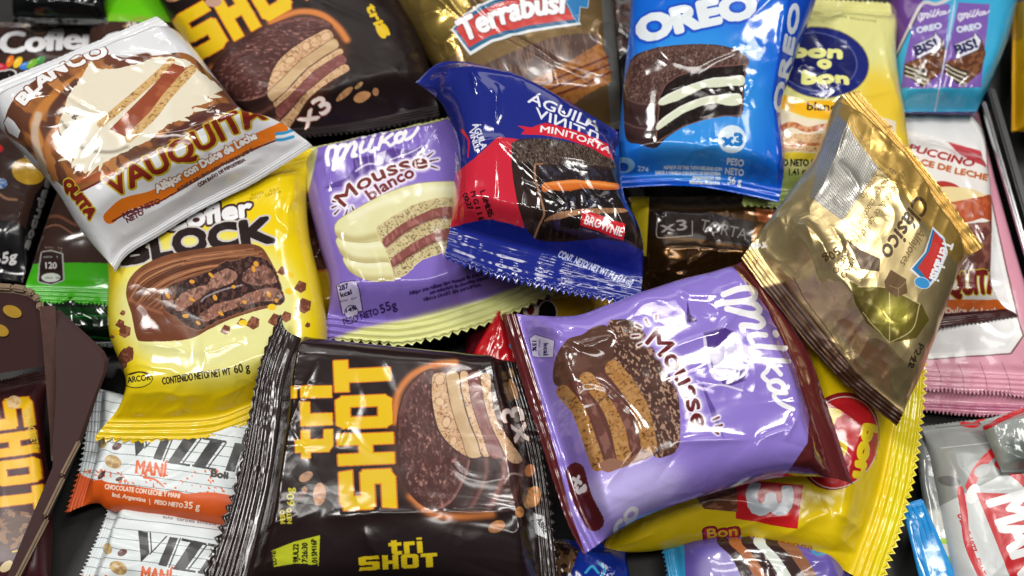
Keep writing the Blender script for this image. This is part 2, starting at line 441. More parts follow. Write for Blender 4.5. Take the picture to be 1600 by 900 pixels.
def wrinkles(pk, S, T):
    L, Wd = pk['L'], pk['Wd']; X = S * L; Y = T * Wd
    sd = pk['seed']; rs = np.random.RandomState(sd * 101 + 5)
    c0, c1 = pk['cs']
    d0 = np.maximum(0, (S - c0) * L); d1 = np.maximum(0, (1 - c1 - S) * L)
    h = pk['low'] * 1.3 * (fbm(X / 34, Y / 34, sd, 1) - 0.5)
    h += pk['wr'] * 0.14 * (fbm(X / 9, Y / 9, sd + 20, 2) - 0.5)
    rd = 1 - np.abs(2 * fbm(X / 24, Y / 24, sd + 40, 2) - 1)
    h += pk['wr'] * 0.55 * (np.clip(rd, 0.82, 1) - 0.82) / 0.18 * sstep(0.4, 0.7, vnoise(X / 22, Y / 22, sd + 44))
    # gathers that run out of the crimped ends
    for d, k in ((d0, 1), (d1, 2)):
        g = 1 - np.abs(2 * vnoise(Y / 5.5, d / 40 + k * 9, sd + 60 + k) - 1)
        g2 = 1 - np.abs(2 * vnoise(Y / 2.6, d / 25 + k * 5, sd + 70 + k) - 1)
        h += pk['sealcr'] * (1.5 * (g - 0.5) * np.exp(-d / 9.0) + 0.5 * (g2 - 0.5) * np.exp(-d / 4.5)) * sstep(0, 2.0, d)
    cr = list(pk['creases'])
    for k in range(pk['nrand']):
        corner = rs.randint(0, 4); cx = (0, L, 0, L)[corner]; cy = (0, 0, Wd, Wd)[corner]
        if k % 3 == 0: cx, cy = rs.rand() * L, rs.rand() * Wd
        ang = math.atan2(Wd / 2 - cy, L / 2 - cx) + rs.uniform(-0.6, 0.6)
        ln = rs.uniform(0.12, 0.4) * max(L, Wd); of = rs.uniform(2, 14)
        x0, y0 = cx + math.cos(ang) * of, cy + math.sin(ang) * of
        cr.append((x0, y0, x0 + math.cos(ang) * ln, y0 + math.sin(ang) * ln, rs.uniform(-0.7, 0.9) * pk['wr'], rs.uniform(0.8, 2.4)))
    for (x0, y0, x1, y1, amp, wd) in cr:
        dx, dy = x1 - x0, y1 - y0; ll = math.hypot(dx, dy) + 1e-6; dx /= ll; dy /= ll
        a = (X - x0) * dx + (Y - y0) * dy; o = -(X - x0) * dy + (Y - y0) * dx
        f = a / ll
        env = np.clip(1 - np.abs(2 * f - 1) ** 2.5, 0, 1) * ((f > 0) & (f < 1))
        o = o + 1.2 * (vnoise(a / 7, a * 0, sd + 3) - 0.5)
        h += amp * env * np.exp(-np.sqrt(o * o + 0.04) / wd)
    e = np.minimum(np.minimum(d0, d1), np.minimum(Y, Wd - Y))
    return h * sstep(0, 3.0, e)
def spaced(n, k=0.75):
    """0..1, denser near both ends"""
    x = np.linspace(0, 1, n); return (1 - k) * x + k * (0.5 - 0.5 * np.cos(np.pi * x))
def grid_mesh(name, pos, uv, mat, flip=False, smooth=True, extra=None):
    """one or more vertex grids -> a mesh"""
    V = []; F = []; U = []; base = 0
    for p, u, fl in ([(pos, uv, flip)] + (extra or [])):
        a, b = p.shape[:2]
        idx = np.arange(a * b).reshape(a, b) + base
        q = np.stack([idx[:-1, :-1], idx[1:, :-1], idx[1:, 1:], idx[:-1, 1:]], -1).reshape(-1, 4)
        if fl: q = q[:, ::-1]
        V.append(p.reshape(-1, 3)); U.append(u.reshape(-1, 2)); F.append(q); base += a * b
    V = np.vstack(V); U = np.vstack(U); F = np.vstack(F)
    me = bpy.data.meshes.new(name)
    me.vertices.add(len(V)); me.vertices.foreach_set('co', V.ravel())
    me.loops.add(F.size); me.loops.foreach_set('vertex_index', F.ravel().astype(np.int32))
    me.polygons.add(len(F)); me.polygons.foreach_set('loop_start', np.arange(0, F.size, 4, dtype=np.int32))
    try: me.polygons.foreach_set('loop_total', np.full(len(F), 4, dtype=np.int32))
    except Exception: pass
    me.update(calc_edges=True)
    l = me.uv_layers.new(name='print'); l.data.foreach_set('uv', U[F.ravel()].ravel())
    me.polygons.foreach_set('use_smooth', np.full(len(F), smooth))
    me.validate(); me.update()
    if mat: me.materials.append(mat)
    return me
def link(name, me, parent=None):
    o = bpy.data.objects.new(name, me); sc.collection.objects.link(o)
    if parent is not None: o.parent = parent
    return o
def tag(o, label, cat, group=None, kind=None):
    o['label'] = label; o['category'] = cat
    if group: o['group'] = group
    if kind: o['kind'] = kind
def build(pk, name, label, cat, mat, group=None, backmat=None):
    """thing > wrapper_front, wrapper_back, end_seal (one for each crimped end)"""
    base = coons(pk, np.array([[0.5]]), np.array([[0.5]]))[0, 0] - pk['N'] * pk['depth'] * 0.001
    root = bpy.data.objects.new(name, None); sc.collection.objects.link(root); root.empty_display_size = 0.01
    tag(root, label, cat, group)
    root.location = base
    c0, c1 = pk['cs']; N = pk['N']; res = pk['res']
    L, Wd = pk['L'], pk['Wd']
    r = max(L, Wd); ns = max(24, int(res * L / r)); nt = max(24, int(res * Wd / r))
    s = c0 + (1 - c0 - c1) * spaced(ns, 0.35); t = spaced(nt, 0.8)
    S, T = np.meshgrid(s, t, indexing='ij')
    h = bulge(pk, S, T) + wrinkles(pk, S, T)
    uv = np.stack([S, T], -1)
    front = coons(pk, S, T) + (h * 0.001)[..., None] * N - base
    e1 = front[1, 0] - front[0, 0]; e2 = front[0, 1] - front[0, 0]
    fl = np.cross(front[ns // 2 + 1, nt // 2] - front[ns // 2, nt // 2], front[ns // 2, nt // 2 + 1] - front[ns // 2, nt // 2]) @ N < 0
    link('wrapper_front', grid_mesh('wrapper_front', front, uv, mat, fl), root)
    S2, T2 = S[::3, ::3], T[::3, ::3]
    if (ns - 1) % 3: S2 = np.vstack([S2, S[-1:, ::3]]); T2 = np.vstack([T2, T[-1:, ::3]])
    if (nt - 1) % 3:
        S2 = np.hstack([S2, S2[:, :1]]); T2 = np.hstack([T2, np.ones((len(T2), 1))])
    hb = -bulge(pk, S2, T2) / pk['H'] * pk['depth']
    back = coons(pk, S2, T2) + (hb * 0.001)[..., None] * N - base
    link('wrapper_back', grid_mesh('wrapper_back', back, np.stack([S2, T2], -1), backmat or mat, not fl), root)
    for end, c in ((0, c0), (1, c1)):
        if c <= 0.001: continue
        n1, n2 = 26, max(80, pk['teeth'][end] * 6 + 1)
        a = np.linspace(0, 1, n1); t = np.linspace(0, 1, n2)
        A, T3 = np.meshgrid(a, t, indexing='ij')         # a = 0 at the body, 1 at the cut edge
        nt_ = pk['teeth'][end]
        saw = np.abs(((T3 * nt_) % 1.0) * 2 - 1)
        tooth = pk['tooth'][end] / L
        S3 = (c * (1 - A) if end == 0 else 1 - c + c * A)
        cut = tooth * (saw * (0.55 + 0.9 * vnoise(T3 * 17, T3 * 0, pk['seed'] + 77 + end)) + 0.5 * vnoise(T3 * 5, T3 * 0, pk['seed'] + 78 + end)) * sstep(0.72, 1.0, A)
        S3 = S3 + cut if end == 0 else S3 - cut
        if end == 0: S3 = S3
        cp = pk['crimp'] if not isinstance(pk['crimp'], tuple) else pk['crimp'][end]
        hh = 0.6 * cp * (0.35 + 1.1 * vnoise(T3 * Wd / 14, A * 2, pk['seed'] + 80 + end)) * np.sin((A + 0.02 * vnoise(T3 * Wd / 9, A, pk['seed'] + 85)) * pk['ribs'] * 2 * np.pi) * sstep(0, 0.1, A) * (1 - sstep(0.9, 1.0, A))
        hh = hh + 1.1 * pk['sealcr'] * (vnoise(T3 * Wd / 16, A * 0.8, pk['seed'] + 90 + end) - 0.5) * A + 0.7 * cp * (vnoise(T3 * Wd / 3, A * 1.5, pk['seed'] + 95 + end) - 0.5) * sstep(0, .2, A)
        hh = hh - pk['droop'][end] * A ** 1.4
        pos = coons(pk, S3, T3)
        up = pos + (hh * 0.001)[..., None] * N - base
        dn = up - N * 0.00025
        uv3 = np.stack([S3, T3], -1)
        f3 = fl if end == 1 else not fl
        link('end_seal', grid_mesh('end_seal', up, uv3, mat, f3, True, [(dn, uv3, not f3)]), root)
    return root
_used = {}
def pack(name, label, cat, pk, art, group=None, **mk):
    _used[label] = pk
    return build(pk, name, label, cat, film(name + '_film', art.image(name + '_print'), **mk), group)
# ------------------------------------------------------------------ shared print motifs
WHITE = (236, 238, 240)
CRUMB = [(3.0, 3.0, 0.58, 0.72, (120, 82, 52), 0.75), (9, 9, 0.35, 0.65, (226, 190, 142), 0.55)]
def Z(ox, oy, k, pts): return [(ox + x / k, oy + y / k) for x, y in pts]
def R(x0, y0, x1, y1): return [(x0, y0), (x1, y0), (x1, y1), (x0, y1)]
def in_box(rects, x0, x1): return [[(x0 + (x1 - x0) * a, b) for a, b in r] for r in rects]
B_S = [[(.12, .76), (1, .76), (.96, 1), (.2, 1), (.04, .93)], R(0, .42, .35, .94), R(.06, .38, .94, .62), R(.65, .07, 1, .58), [(0, 0), (.8, 0), (.96, .08), (.9, .25), (.04, .25)]]
B_H = [R(0, 0, .36, 1), R(.64, 0, 1, 1), R(.3, .38, .7, .62)]
B_O = [R(0, .1, .34, .9), R(.66, .1, 1, .9), [(0, .86), (.12, 1), (.88, 1), (1, .86), (.9, .75), (.1, .75)], [(0, .14), (.12, 0), (.88, 0), (1, .14), (.9, .25), (.1, .25)]]
B_T = [R(0, .75, 1, 1), R(.3, 0, .72, .9)]
SHOT = in_box(B_S, .0, .265) + in_box(B_H, .30, .505) + in_box(B_O, .54, .76) + in_box(B_T, .79, 1.0)
TRI = [R(.08, .1, .25, .95), R(0, .58, .38, .8), [(.08, .12), (.16, 0), (.38, 0), (.38, .22), (.08, .25)], R(.44, 0, .6, .8), R(.44, .56, .76, .8), R(.82, 0, .98, .78), R(.82, .88, .98, 1.02)]
def milka(a, f, wd, col, out=None):
    """script word drawn with a round brush; f carries the drawing to the photograph"""
    st = [([(452, 235), (443, 175), (455, 130), (485, 116), (502, 132), (497, 190), (484, 262)], 1.0),
          ([(500, 170), (525, 120), (555, 104), (566, 125), (545, 180), (518, 226)], 1.0),
          ([(560, 150), (585, 108), (612, 94), (625, 112), (610, 150), (604, 176), (625, 172)], 1.0),
          ([(668, 88), (655, 125), (660, 150), (690, 140)], 0.85), ([(668, 52), (678, 48)], 0.95),
          ([(744, 18), (724, 76), (706, 128), (718, 148), (750, 126)], 0.85),
          ([(804, 10), (784, 68), (764, 132)], 0.85),
          ([(852, 44), (822, 62), (790, 88)], 0.75), ([(800, 84), (822, 94), (840, 112), (870, 94)], 0.75),
          ([(925, 40), (898, 38), (874, 62), (878, 90), (902, 86), (924, 60), (936, 30)], 0.85),
          ([(936, 30), (926, 62), (940, 76), (978, 52), (1014, 8)], 0.75)]
    if out:
        for p, k in st: a.line(f(np.array(p, float)), wd * k + out[0] * 2, out[1])
    for p, k in st: a.line([tuple(q) for q in f(np.array(p, float))], wd * k, col)
def two_point(a0, a1, b0, b1, ky=1.0):
    """map that carries a0 -> b0 and a1 -> b1, heights scaled by ky"""
    a0, a1, b0, b1 = (np.array(v, float) for v in (a0, a1, b0, b1))
    d = a1 - a0; L = np.linalg.norm(d); d = d / L; n = np.array([-d[1], d[0]])
    e = b1 - b0; M = np.linalg.norm(e); e = e / M; q = np.array([-e[1], e[0]])
    return lambda p: b0 + np.outer((np.asarray(p, float) - a0) @ d * (M / L), e) + np.outer((np.asarray(p, float) - a0) @ n * (M / L) * ky, q)
def rays(a, segs, col, wd=3.0, halo=(255, 255, 255)):
    for x0, y0, x1, y1 in segs: a.line([(x0, y0), (x1, y1)], wd + 5, halo, alpha=0.75, soft=1)
    for x0, y0, x1, y1 in segs: a.line([(x0, y0), (x1, y1)], wd, col, taper=wd * 0.5)
def scribble(a, p0, p1, h, col, n=22, alpha=0.9, seed=1):
    """a line of print too small to read"""
    random.seed(seed)
    a.text(''.join(random.choice('aenorltiscdu') if random.random() > .17 else ' ' for _ in range(n)).strip() or 'con', p0, p1, h, col, alpha=alpha)

# ------------------------------------------------------------------ lower layers, left
def cofler_art(a, dx=0, dy=0):
    a.text('ARCOR', (38 + dx, 42 + dy), (88 + dx, 42 + dy), 8, (214, 204, 190), bold=.6)
    for s in (-1, 1): a.line([(34 + dx, 40 + dy), (62 + dx, 40 + dy + s * 13), (92 + dx, 38 + dy)], 1.6, (170, 130, 80))
    a.text('Cofler', (0 + dx, 83 + dy), (150 + dx, 74 + dy), 31, (232, 232, 236), bold=2.6, out=(2.5, (25, 14, 12)), shear=.12)
pk = wrapper([(-25, 30), (168, 30)], [(-40, 432), (34, 443)], [(-25, 30), (-35, 230), (-40, 432)], [(168, 30), (150, 140), (84, 300), (34, 443)], (6, 6, 9, 9), H=9, cs=(.03, .03), res=100, seed=11, ta=(.2, .2))
a = Art(pk, (60, 40, 35))
a.poly([(-60, 330), (30, 350), (58, 372), (30, 470), (-60, 470)], (20, 20, 24))
a.poly([(58, 300), (88, 290), (45, 400), (28, 405), (40, 360)], (14, 14, 16), smooth=True)
cofler_art(a)
for x, y, r, c in ((3, 105, 20, (200, 40, 60)), (16, 96, -70, (235, 120, 30)), (28, 98, -55, (245, 200, 40)), (40, 103, -20, (50, 130, 220)), (62, 95, -30, (50, 140, 60)), (50, 100, -40, (120, 180, 50))):
    a.ell(x, y, 10, 5.5, c, rot=r); a.ell(x - 2, y - 2, 4, 1.5, (255, 255, 255), rot=r, alpha=.4)
a.text('go', (-4, 126), (22, 122), 16, (25, 20, 20), bold=3, out=(2, (235, 235, 235)))
a.ell(45, 268, 27, 20, (196, 150, 38), rot=12, tex=[(10, 10, .4, .7, (215, 175, 60), .8)])
a.ell(-4, 232, 9, 7, (190, 40, 40)); a.ell(2, 286, 9, 8, (60, 100, 170), tex=[(5, 5, .4, .6, (200, 210, 220), .8)])
a.line([(-5, 300), (10, 310), (26, 312)], 4, (150, 110, 80))
a.text('65g', (-12, 412), (26, 408), 15, (235, 235, 235), bold=.8, shear=.2)
for i in range(7): a.text('socuda'[i % 6], (44 + i * 5.2, 390 - i * 16), (49 + i * 5, 376 - i * 16), 9, (150, 150, 150), bold=1)
pack('snack_wrapper', 'brown wrapper with coloured sweets print and black lower end, at the left border', 'wrapper', pk, a, rough=.2)

pk = wrapper([(150, -40), (262, -40)], [(30, 476), (190, 480)], [(150, -40), (120, 200), (30, 476)], [(262, -40), (300, 60), (330, 250), (190, 480)], (10, 12, 13, 13), H=8, cs=(.05, .06), res=110, seed=12, teeth=(20, 26))
a = Art(pk, (66, 44, 37))
a.poly([(150, -60), (300, -60), (266, 30), (215, 28), (160, 24)], (104, 200, 22)); a.poly([(160, 20), (268, 24), (268, 34), (168, 32)], (120, 190, 40))
cofler_art(a, 158, 0)
a.poly([(20, 415), (110, 411), (200, 412), (200, 500), (20, 500)], (72, 190, 26))
a.line([(60, 345), (90, 338), (120, 352), (150, 350)], 5, (120, 78, 58)); a.line([(60, 360), (90, 352), (120, 368), (152, 366)], 3, (140, 96, 74))
a.poly([(66, 395), (80, 393), (97, 398), (99, 438), (80, 444), (61, 440)], (52, 36, 32), out=(2, (190, 190, 190)))
a.text('120', (72, 420), (89, 420), 9, (225, 225, 225), bold=.5); scribble(a, (68, 404), (92, 404), 4, (220, 220, 220), 8)
a.ell(80, 434, 15, 7, (225, 230, 225)); scribble(a, (70, 436), (94, 436), 4, (40, 90, 40), 9)
scribble(a, (70, 388), (98, 390), 4, (170, 150, 140), 9); scribble(a, (72, 394), (98, 395), 4, (170, 150, 140), 8)
pack('snack_wrapper', 'brown wrapper with bright green ends under the white caramel wrapper', 'wrapper', pk, a, rough=.16)

pk = wrapper([(30, 440), (205, 440)], [(60, 545), (215, 545)], [(30, 440), (60, 545)], [(205, 440), (215, 545)], (5, 5, 5, 5), H=7, cs=(.05, .1), res=80, seed=13)
a = Art(pk, (10, 26, 14)); a.poly([(20, 480), (230, 480), (230, 500), (20, 500)], (14, 52, 20)); a.line([(100, 522), (180, 530)], 3, (20, 90, 30)); a.line([(90, 496), (180, 492)], 2, (26, 110, 40))
pack('snack_wrapper', 'black and dark green wrapper below the bright green wrapper end', 'wrapper', pk, a, rough=.12)

pk = wrapper([(20, -50), (172, -50)], [(20, 34), (166, 38)], [(20, -50), (20, 34)], [(172, -50), (166, 38)], (17, 17, 18, 18), H=7, cs=(.02, .08), res=80, seed=14)
a = Art(pk, (14, 16, 18)); a.line([(30, 20), (120, 26), (170, 30)], 4, (30, 40, 34))
pack('snack_wrapper', 'plain glossy black wrapper in the top corner beside the lime green end', 'wrapper', pk, a, rough=.1)

# ------------------------------------------------------------------ lower layers, middle
pk = wrapper([(452, 318), (545, 300)], [(462, 520), (560, 520)], [(452, 318), (450, 420), (462, 520)], [(545, 300), (560, 420), (560, 520)], (6, 6, 6, 6), H=8, cs=(.02, .04), res=80, seed=15)
a = Art(pk, (216, 176, 20)); a.poly([(440, 330), (560, 320), (560, 415), (500, 426), (470, 420)], (74, 40, 34), tex=[(14, 14, .4, .7, (110, 60, 46), .8)])
a.line([(440, 428), (500, 424), (560, 416)], 4, (210, 120, 40)); a.line([(452, 345), (470, 375)], 7, (60, 120, 200))
pack('snack_wrapper', 'yellow and brown wrapper wedged between the yellow and the purple white-cake wrappers', 'wrapper', pk, a)

pk = wrapper([(735, 470), (960, 440)], [(720, 600), (960, 590)], [(735, 470), (720, 600)], [(960, 440), (960, 590)], (4, 4, 6, 6), H=8, cs=(.05, .03), res=90, seed=16)
a = Art(pk, (92, 20, 30)); a.poly([(858, 440), (980, 440), (980, 520), (862, 505)], (206, 160, 30)); a.ell(855, 490, 14, 17, (20, 18, 18), out=(2, (220, 220, 220)))
a.text('T', (790, 500), (802, 498), 16, (220, 170, 170), bold=.5); a.ell(829, 485, 13, 13, (225, 215, 200)); a.ell(829, 485, 6, 8, (110, 20, 30))
pack('snack_wrapper', 'dark red and mustard wrapper deep between the blue brownie wrapper and the purple chocolate wrapper', 'wrapper', pk, a)

pk = wrapper([(785, 470), (812, 600)], [(735, 560), (760, 640)], [(785, 470), (735, 560)], [(812, 600), (760, 640)], (18, 16, 16, 14), H=4, depth=3, cs=(.02, .02), res=60, seed=17)
a = Art(pk, (196, 22, 30)); a.line([(798, 540), (806, 548)], 6, (60, 150, 200))
pack('snack_wrapper', 'small bright red wrapper corner poking out beside the brown seal of the purple wrapper', 'wrapper', pk, a)

pk = wrapper([(982, 305), (1245, 300)], [(1005, 478), (1260, 470)], [(982, 305), (990, 400), (1005, 478)], [(1245, 300), (1260, 400), (1260, 470)], (8, 8, 10, 10), H=13, cs=(.02, .02), sa=(.3, .34), res=120, seed=18, wr=1.4,
             creases=[(1020, 388, 1170, 398, 2.4, 3.0), (1010, 420, 1110, 455, 1.6, 1.6), (1040, 425, 1140, 410, -1.4, 3.0)])
a = Art(pk, (84, 58, 28), metal=.85)
a.poly([(1000, 325), (1100, 330), (1180, 345), (1172, 385), (1080, 372), (1010, 365)], (34, 24, 20), metal=.2)
a.line([(1028, 342), (1026, 366), (1036, 371), (1080, 368)], 1.4, (150, 140, 130)); a.line([(1082, 344), (1082, 368)], 1.4, (150, 140, 130))
a.text('x3', (1033, 362), (1074, 358), 16, (140, 134, 128), bold=.2); a.text('TORTA', (1093, 358), (1166, 374), 17, (122, 118, 112))
a.poly([(985, 295), (1015, 300), (1010, 400), (990, 400)], (190, 170, 30))
a.poly([(1180, 325), (1225, 330), (1215, 350), (1185, 345)], (150, 80, 40), metal=.5)
pack('snack_wrapper', 'dark gold foil wrapper with a black strip, in shadow below the bright blue wrapper', 'wrapper', pk, a, rough=.17, crumple=1.6)

pk = wrapper([(950, -60), (1010, -60)], [(955, 330), (1010, 330)], [(950, -60), (955, 330)], [(1010, -60), (1010, 330)], (5, 5, 5, 5), H=7, cs=(.02, .02), res=70, seed=19)
a = Art(pk, (30, 22, 22)); a.ell(972, 28, 18, 26, (84, 56, 50), tex=[(8, 8, .4, .7, (50, 34, 32), 1)]); a.ell(968, 70, 12, 14, (120, 84, 76), soft=3)
pack('snack_wrapper', 'dark brown wrapper in the gap between the gold foil wrapper and the bright blue wrapper', 'wrapper', pk, a)

# ------------------------------------------------------------------ right side, lower layers
pk = wrapper([(1425, 440), (1640, 430)], [(1440, 645), (1660, 657)], [(1425, 440), (1440, 645)], [(1640, 430), (1660, 657)], (2, 2, 2, 2), H=4, depth=2, cs=(.03, .1), res=80, seed=21, teeth=(20, 34), low=.4, wr=.4)
a = Art(pk, (222, 150, 172)); a.poly([(1440, 628), (1660, 636), (1660, 646), (1440, 636)], (190, 110, 140))
pack('snack_wrapper', 'pink wrapper end with zigzag edge, lower of the two by the white and red wrapper', 'wrapper', pk, a, group='pink wrappers', rough=.3)
pk = wrapper([(1395, 160), (1527, 168)], [(1440, 612), (1655, 622)], [(1395, 160), (1405, 380), (1440, 612)], [(1527, 168), (1568, 330), (1655, 622)], (5, 5, 7, 7), H=4, depth=2, cs=(.02, .08), res=110, seed=22, teeth=(20, 34), low=.5, wr=.3)
a = Art(pk, (226, 158, 178))
a.poly([(1395, 180), (1519, 182), (1538, 205), (1545, 300), (1590, 500), (1597, 525), (1578, 552), (1430, 562)], (240, 240, 238), out=(2.4, (120, 70, 70)))
a.poly([(1400, 186), (1514, 188), (1532, 215), (1540, 300), (1582, 500), (1588, 522), (1572, 544), (1430, 554)], (226, 226, 226))
for i in range(6): a.line([(1462 + i * 34, 566), (1470 + i * 35, 590), (1470 + i * 38, 625)], 1.0, (150, 90, 110))
a.line([(1480, 585), (1530, 590)], 1.2, (190, 120, 140)); a.line([(1486, 597), (1520, 600)], 1.0, (190, 120, 140))
pack('snack_wrapper', 'pink wrapper with a white framed panel lying under the cappuccino wrapper', 'wrapper', pk, a, group='pink wrappers', rough=.3)

pk = wrapper([(1398, 195), (1532, 232)], [(1430, 520), (1596, 494)], [(1398, 195), (1410, 350), (1430, 520)], [(1532, 232), (1546, 300), (1546, 400), (1552, 465), (1596, 494)], (10, 10, 13, 12), H=9, cs=(.02, .06), ta=(.2, .12), res=110, seed=23, teeth=(20, 26))
a = Art(pk, (236, 232, 228))
a.poly([(1470, 210), (1540, 225), (1540, 262), (1500, 240)], (196, 66, 74)); a.text('CAPUCCINO', (1388, 226), (1520, 260), 11, (170, 40, 44), bold=1, shear=.2)
a.text('DULCE DE LECHE', (1405, 248), (1542, 282), 9, (190, 100, 40), bold=1)
a.ell(1480, 292, 22, 9, (178, 50, 44), rot=12); a.ell(1500, 306, 46, 14, (236, 216, 160), rot=8)
a.poly([(1470, 318), (1550, 304), (1552, 350), (1535, 340), (1520, 345), (1490, 350)], (170, 72, 36), tex=[(14, 6, .4, .7, (200, 100, 56), .8)])
a.poly([(1480, 350), (1552, 346), (1552, 425), (1480, 430)], (104, 58, 50), tex=[(16, 12, .42, .7, (150, 96, 84), .9)])
a.poly([(1440, 425), (1560, 428), (1560, 470), (1440, 470)], (238, 236, 232)); a.text('VAUQUITA', (1430, 462), (1562, 456), 34, (120, 30, 26), bold=2.5, out=(2, (200, 180, 40)))
a.poly([(1460, 468), (1560, 468), (1582, 474), (1580, 496), (1440, 496)], (226, 112, 40)); a.text('Super Dulce de Leche', (1440, 490), (1566, 490), 9, (250, 244, 236), bold=.7)
a.poly([(1430, 494), (1610, 480), (1610, 530), (1430, 530)], (74, 34, 34))
pack('snack_wrapper', 'white and red cappuccino wrapper with brown bottom seal behind the gold foil wrapper', 'wrapper', pk, a)

pk = wrapper([(1440, 662), (1640, 636)], [(1500, 960), (1720, 960)], [(1440, 662), (1470, 800), (1500, 960)], [(1640, 636), (1680, 800), (1720, 960)], (8, 8, 9, 9), H=8, cs=(.04, .02), res=110, seed=24, teeth=(30, 20))
a = Art(pk, (206, 210, 210)); a.poly([(1430, 640), (1680, 620), (1680, 740), (1560, 745), (1450, 800)], (150, 154, 152))  # grey upper area: shade on the white film, put into its colour
a.poly([(1470, 680), (1490, 700), (1500, 740), (1480, 760)], (150, 152, 148))
for pts, w_ in (([(1505, 662), (1522, 664), (1535, 655)], 9), ([(1515, 760), (1530, 730), (1560, 700), (1580, 690)], 14), ([(1500, 765), (1506, 800), (1512, 850), (1540, 920)], 11), ([(1560, 725), (1590, 745), (1620, 775)], 13)): a.line(pts, w_, (200, 28, 36))
a.ell(1535, 735, 14, 9, (170, 172, 170), rot=-30); a.ell(1483, 752, 18, 8, (110, 112, 112), rot=10); a.ell(1520, 772, 10, 16, (240, 240, 240), rot=20)
a.poly([(1525, 770), (1660, 775), (1720, 960), (1600, 960)], (198, 34, 42))
a.text('MANT', (1543, 785), (1610, 940), 62, (240, 242, 242), bold=3.5, up=(.96, -.28))
a.text('DESDE 1977 - SIN TACC', (1496, 805), (1540, 925), 9, (190, 30, 36), bold=.6); a.line([(1462, 668), (1600, 656)], 2, (110, 114, 112)); a.line([(1470, 700), (1560, 690)], 1.5, (196, 200, 198)); a.poly([(1560, 690), (1640, 660), (1640, 725), (1580, 715)], (104, 110, 108), soft=6)  # soft grey patch and pale line: painted shading and crease, not print
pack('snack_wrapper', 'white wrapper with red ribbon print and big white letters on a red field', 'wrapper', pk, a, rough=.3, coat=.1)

pk = wrapper([(1530, 655), (1660, 612)], [(1566, 740), (1690, 735)], [(1530, 655), (1566, 740)], [(1660, 612), (1690, 735)], (17, 17, 18, 18), H=5, depth=4, cs=(.1, .03), res=70, seed=34, wr=1.6, teeth=(18, 12))
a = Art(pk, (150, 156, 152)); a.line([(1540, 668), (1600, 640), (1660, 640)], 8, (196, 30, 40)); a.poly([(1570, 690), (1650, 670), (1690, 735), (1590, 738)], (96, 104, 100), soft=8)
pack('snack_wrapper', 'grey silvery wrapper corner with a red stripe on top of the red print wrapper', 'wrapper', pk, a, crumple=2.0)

pk = wrapper([(1385, -45), (1600, -45)], [(1402, 176), (1524, 178)], [(1385, -45), (1390, 60), (1402, 176)], [(1600, -45), (1575, 60), (1550, 125), (1524, 178)], (9, 12, 12, 12), H=10, cs=(.02, .02), sa=(.1, .08), res=120, seed=25, creases=[(1462, 178, 1492, 10, 1.4, 1.2), (1396, 96, 1440, 10, 1.0, 1.5)], wr=.7)
a = Art(pk, (60, 170, 214))
a.poly([(1380, -60), (1470, -60), (1440, 5), (1396, 95), (1380, 95)], (104, 64, 140))
for x in (0, 1):
    dx = x * 62
    a.poly([(1435 + dx, 5), (1484 + dx, 8), (1470 + dx, 138), (1408 + dx, 138), (1412 + dx, 100)], (124, 92, 176))
    milka(a, two_point((470, 270), (1000, 60), (1436 + dx, 36), (1482 + dx, 22), 1.0), 2.4, (228, 226, 240))
    a.text('OREO', (1433 + dx, 53), (1471 + dx, 45), 8.5, (214, 224, 240), bold=1.2)
    a.poly([(1414 + dx, 100), (1440 + dx, 88), (1472 + dx, 62), (1478 + dx, 84), (1470 + dx, 114), (1442 + dx, 137), (1413 + dx, 112)], (92, 54, 36), tex=[(8, 8, .45, .65, (140, 90, 56), .8)])
    a.poly([(1414 + dx, 100), (1450 + dx, 112), (1442 + dx, 137), (1412 + dx, 116)], (54, 38, 34))
    for k in range(3): a.line([(1415 + dx, 104 + k * 7), (1447 + dx, 117 + k * 7)], 2.6, (206, 200, 176))
    a.poly([(1428 + dx, 72), (1460 + dx, 58), (1460 + dx, 52), (1465 + dx, 58), (1470 + dx, 64), (1466 + dx, 78), (1433 + dx, 92)], (226, 228, 240), out=(1.5, (50, 44, 90)))
    a.text('BiS!', (1433 + dx, 87), (1465 + dx, 74), 14, (44, 40, 88), bold=1.3)
a.line([(1396, 96), (1418, 50), (1440, 8), (1462, 8), (1478, 2), (1490, -6)], 5, (206, 200, 200)); a.line([(1396, 99), (1418, 55), (1440, 14)], 2, (60, 50, 60))
a.line([(1460, 178), (1476, 90), (1492, 0)], 2.0, (190, 196, 216)); a.line([(1400, 176), (1526, 176)], 4, (60, 44, 110))
pack('snack_wrapper', 'cyan twin pack showing two purple wafer bars with speech bubbles', 'wrapper', pk, a, rough=.12)

pk = wrapper([(1582, 5), (1580, 204)], [(1660, 5), (1660, 212)], [(1582, 5), (1660, 5)], [(1580, 204), (1660, 212)], (10, 9, 10, 10), H=9, cs=(.06, .02), res=70, seed=26, teeth=(26, 10))
a = Art(pk, (206, 156, 20)); a.poly([(1570, 0), (1600, 0), (1598, 60), (1570, 60)], (170, 130, 40))
pack('snack_wrapper', 'golden yellow wrapper with serrated edge at the right border by the metal rail', 'wrapper', pk, a)

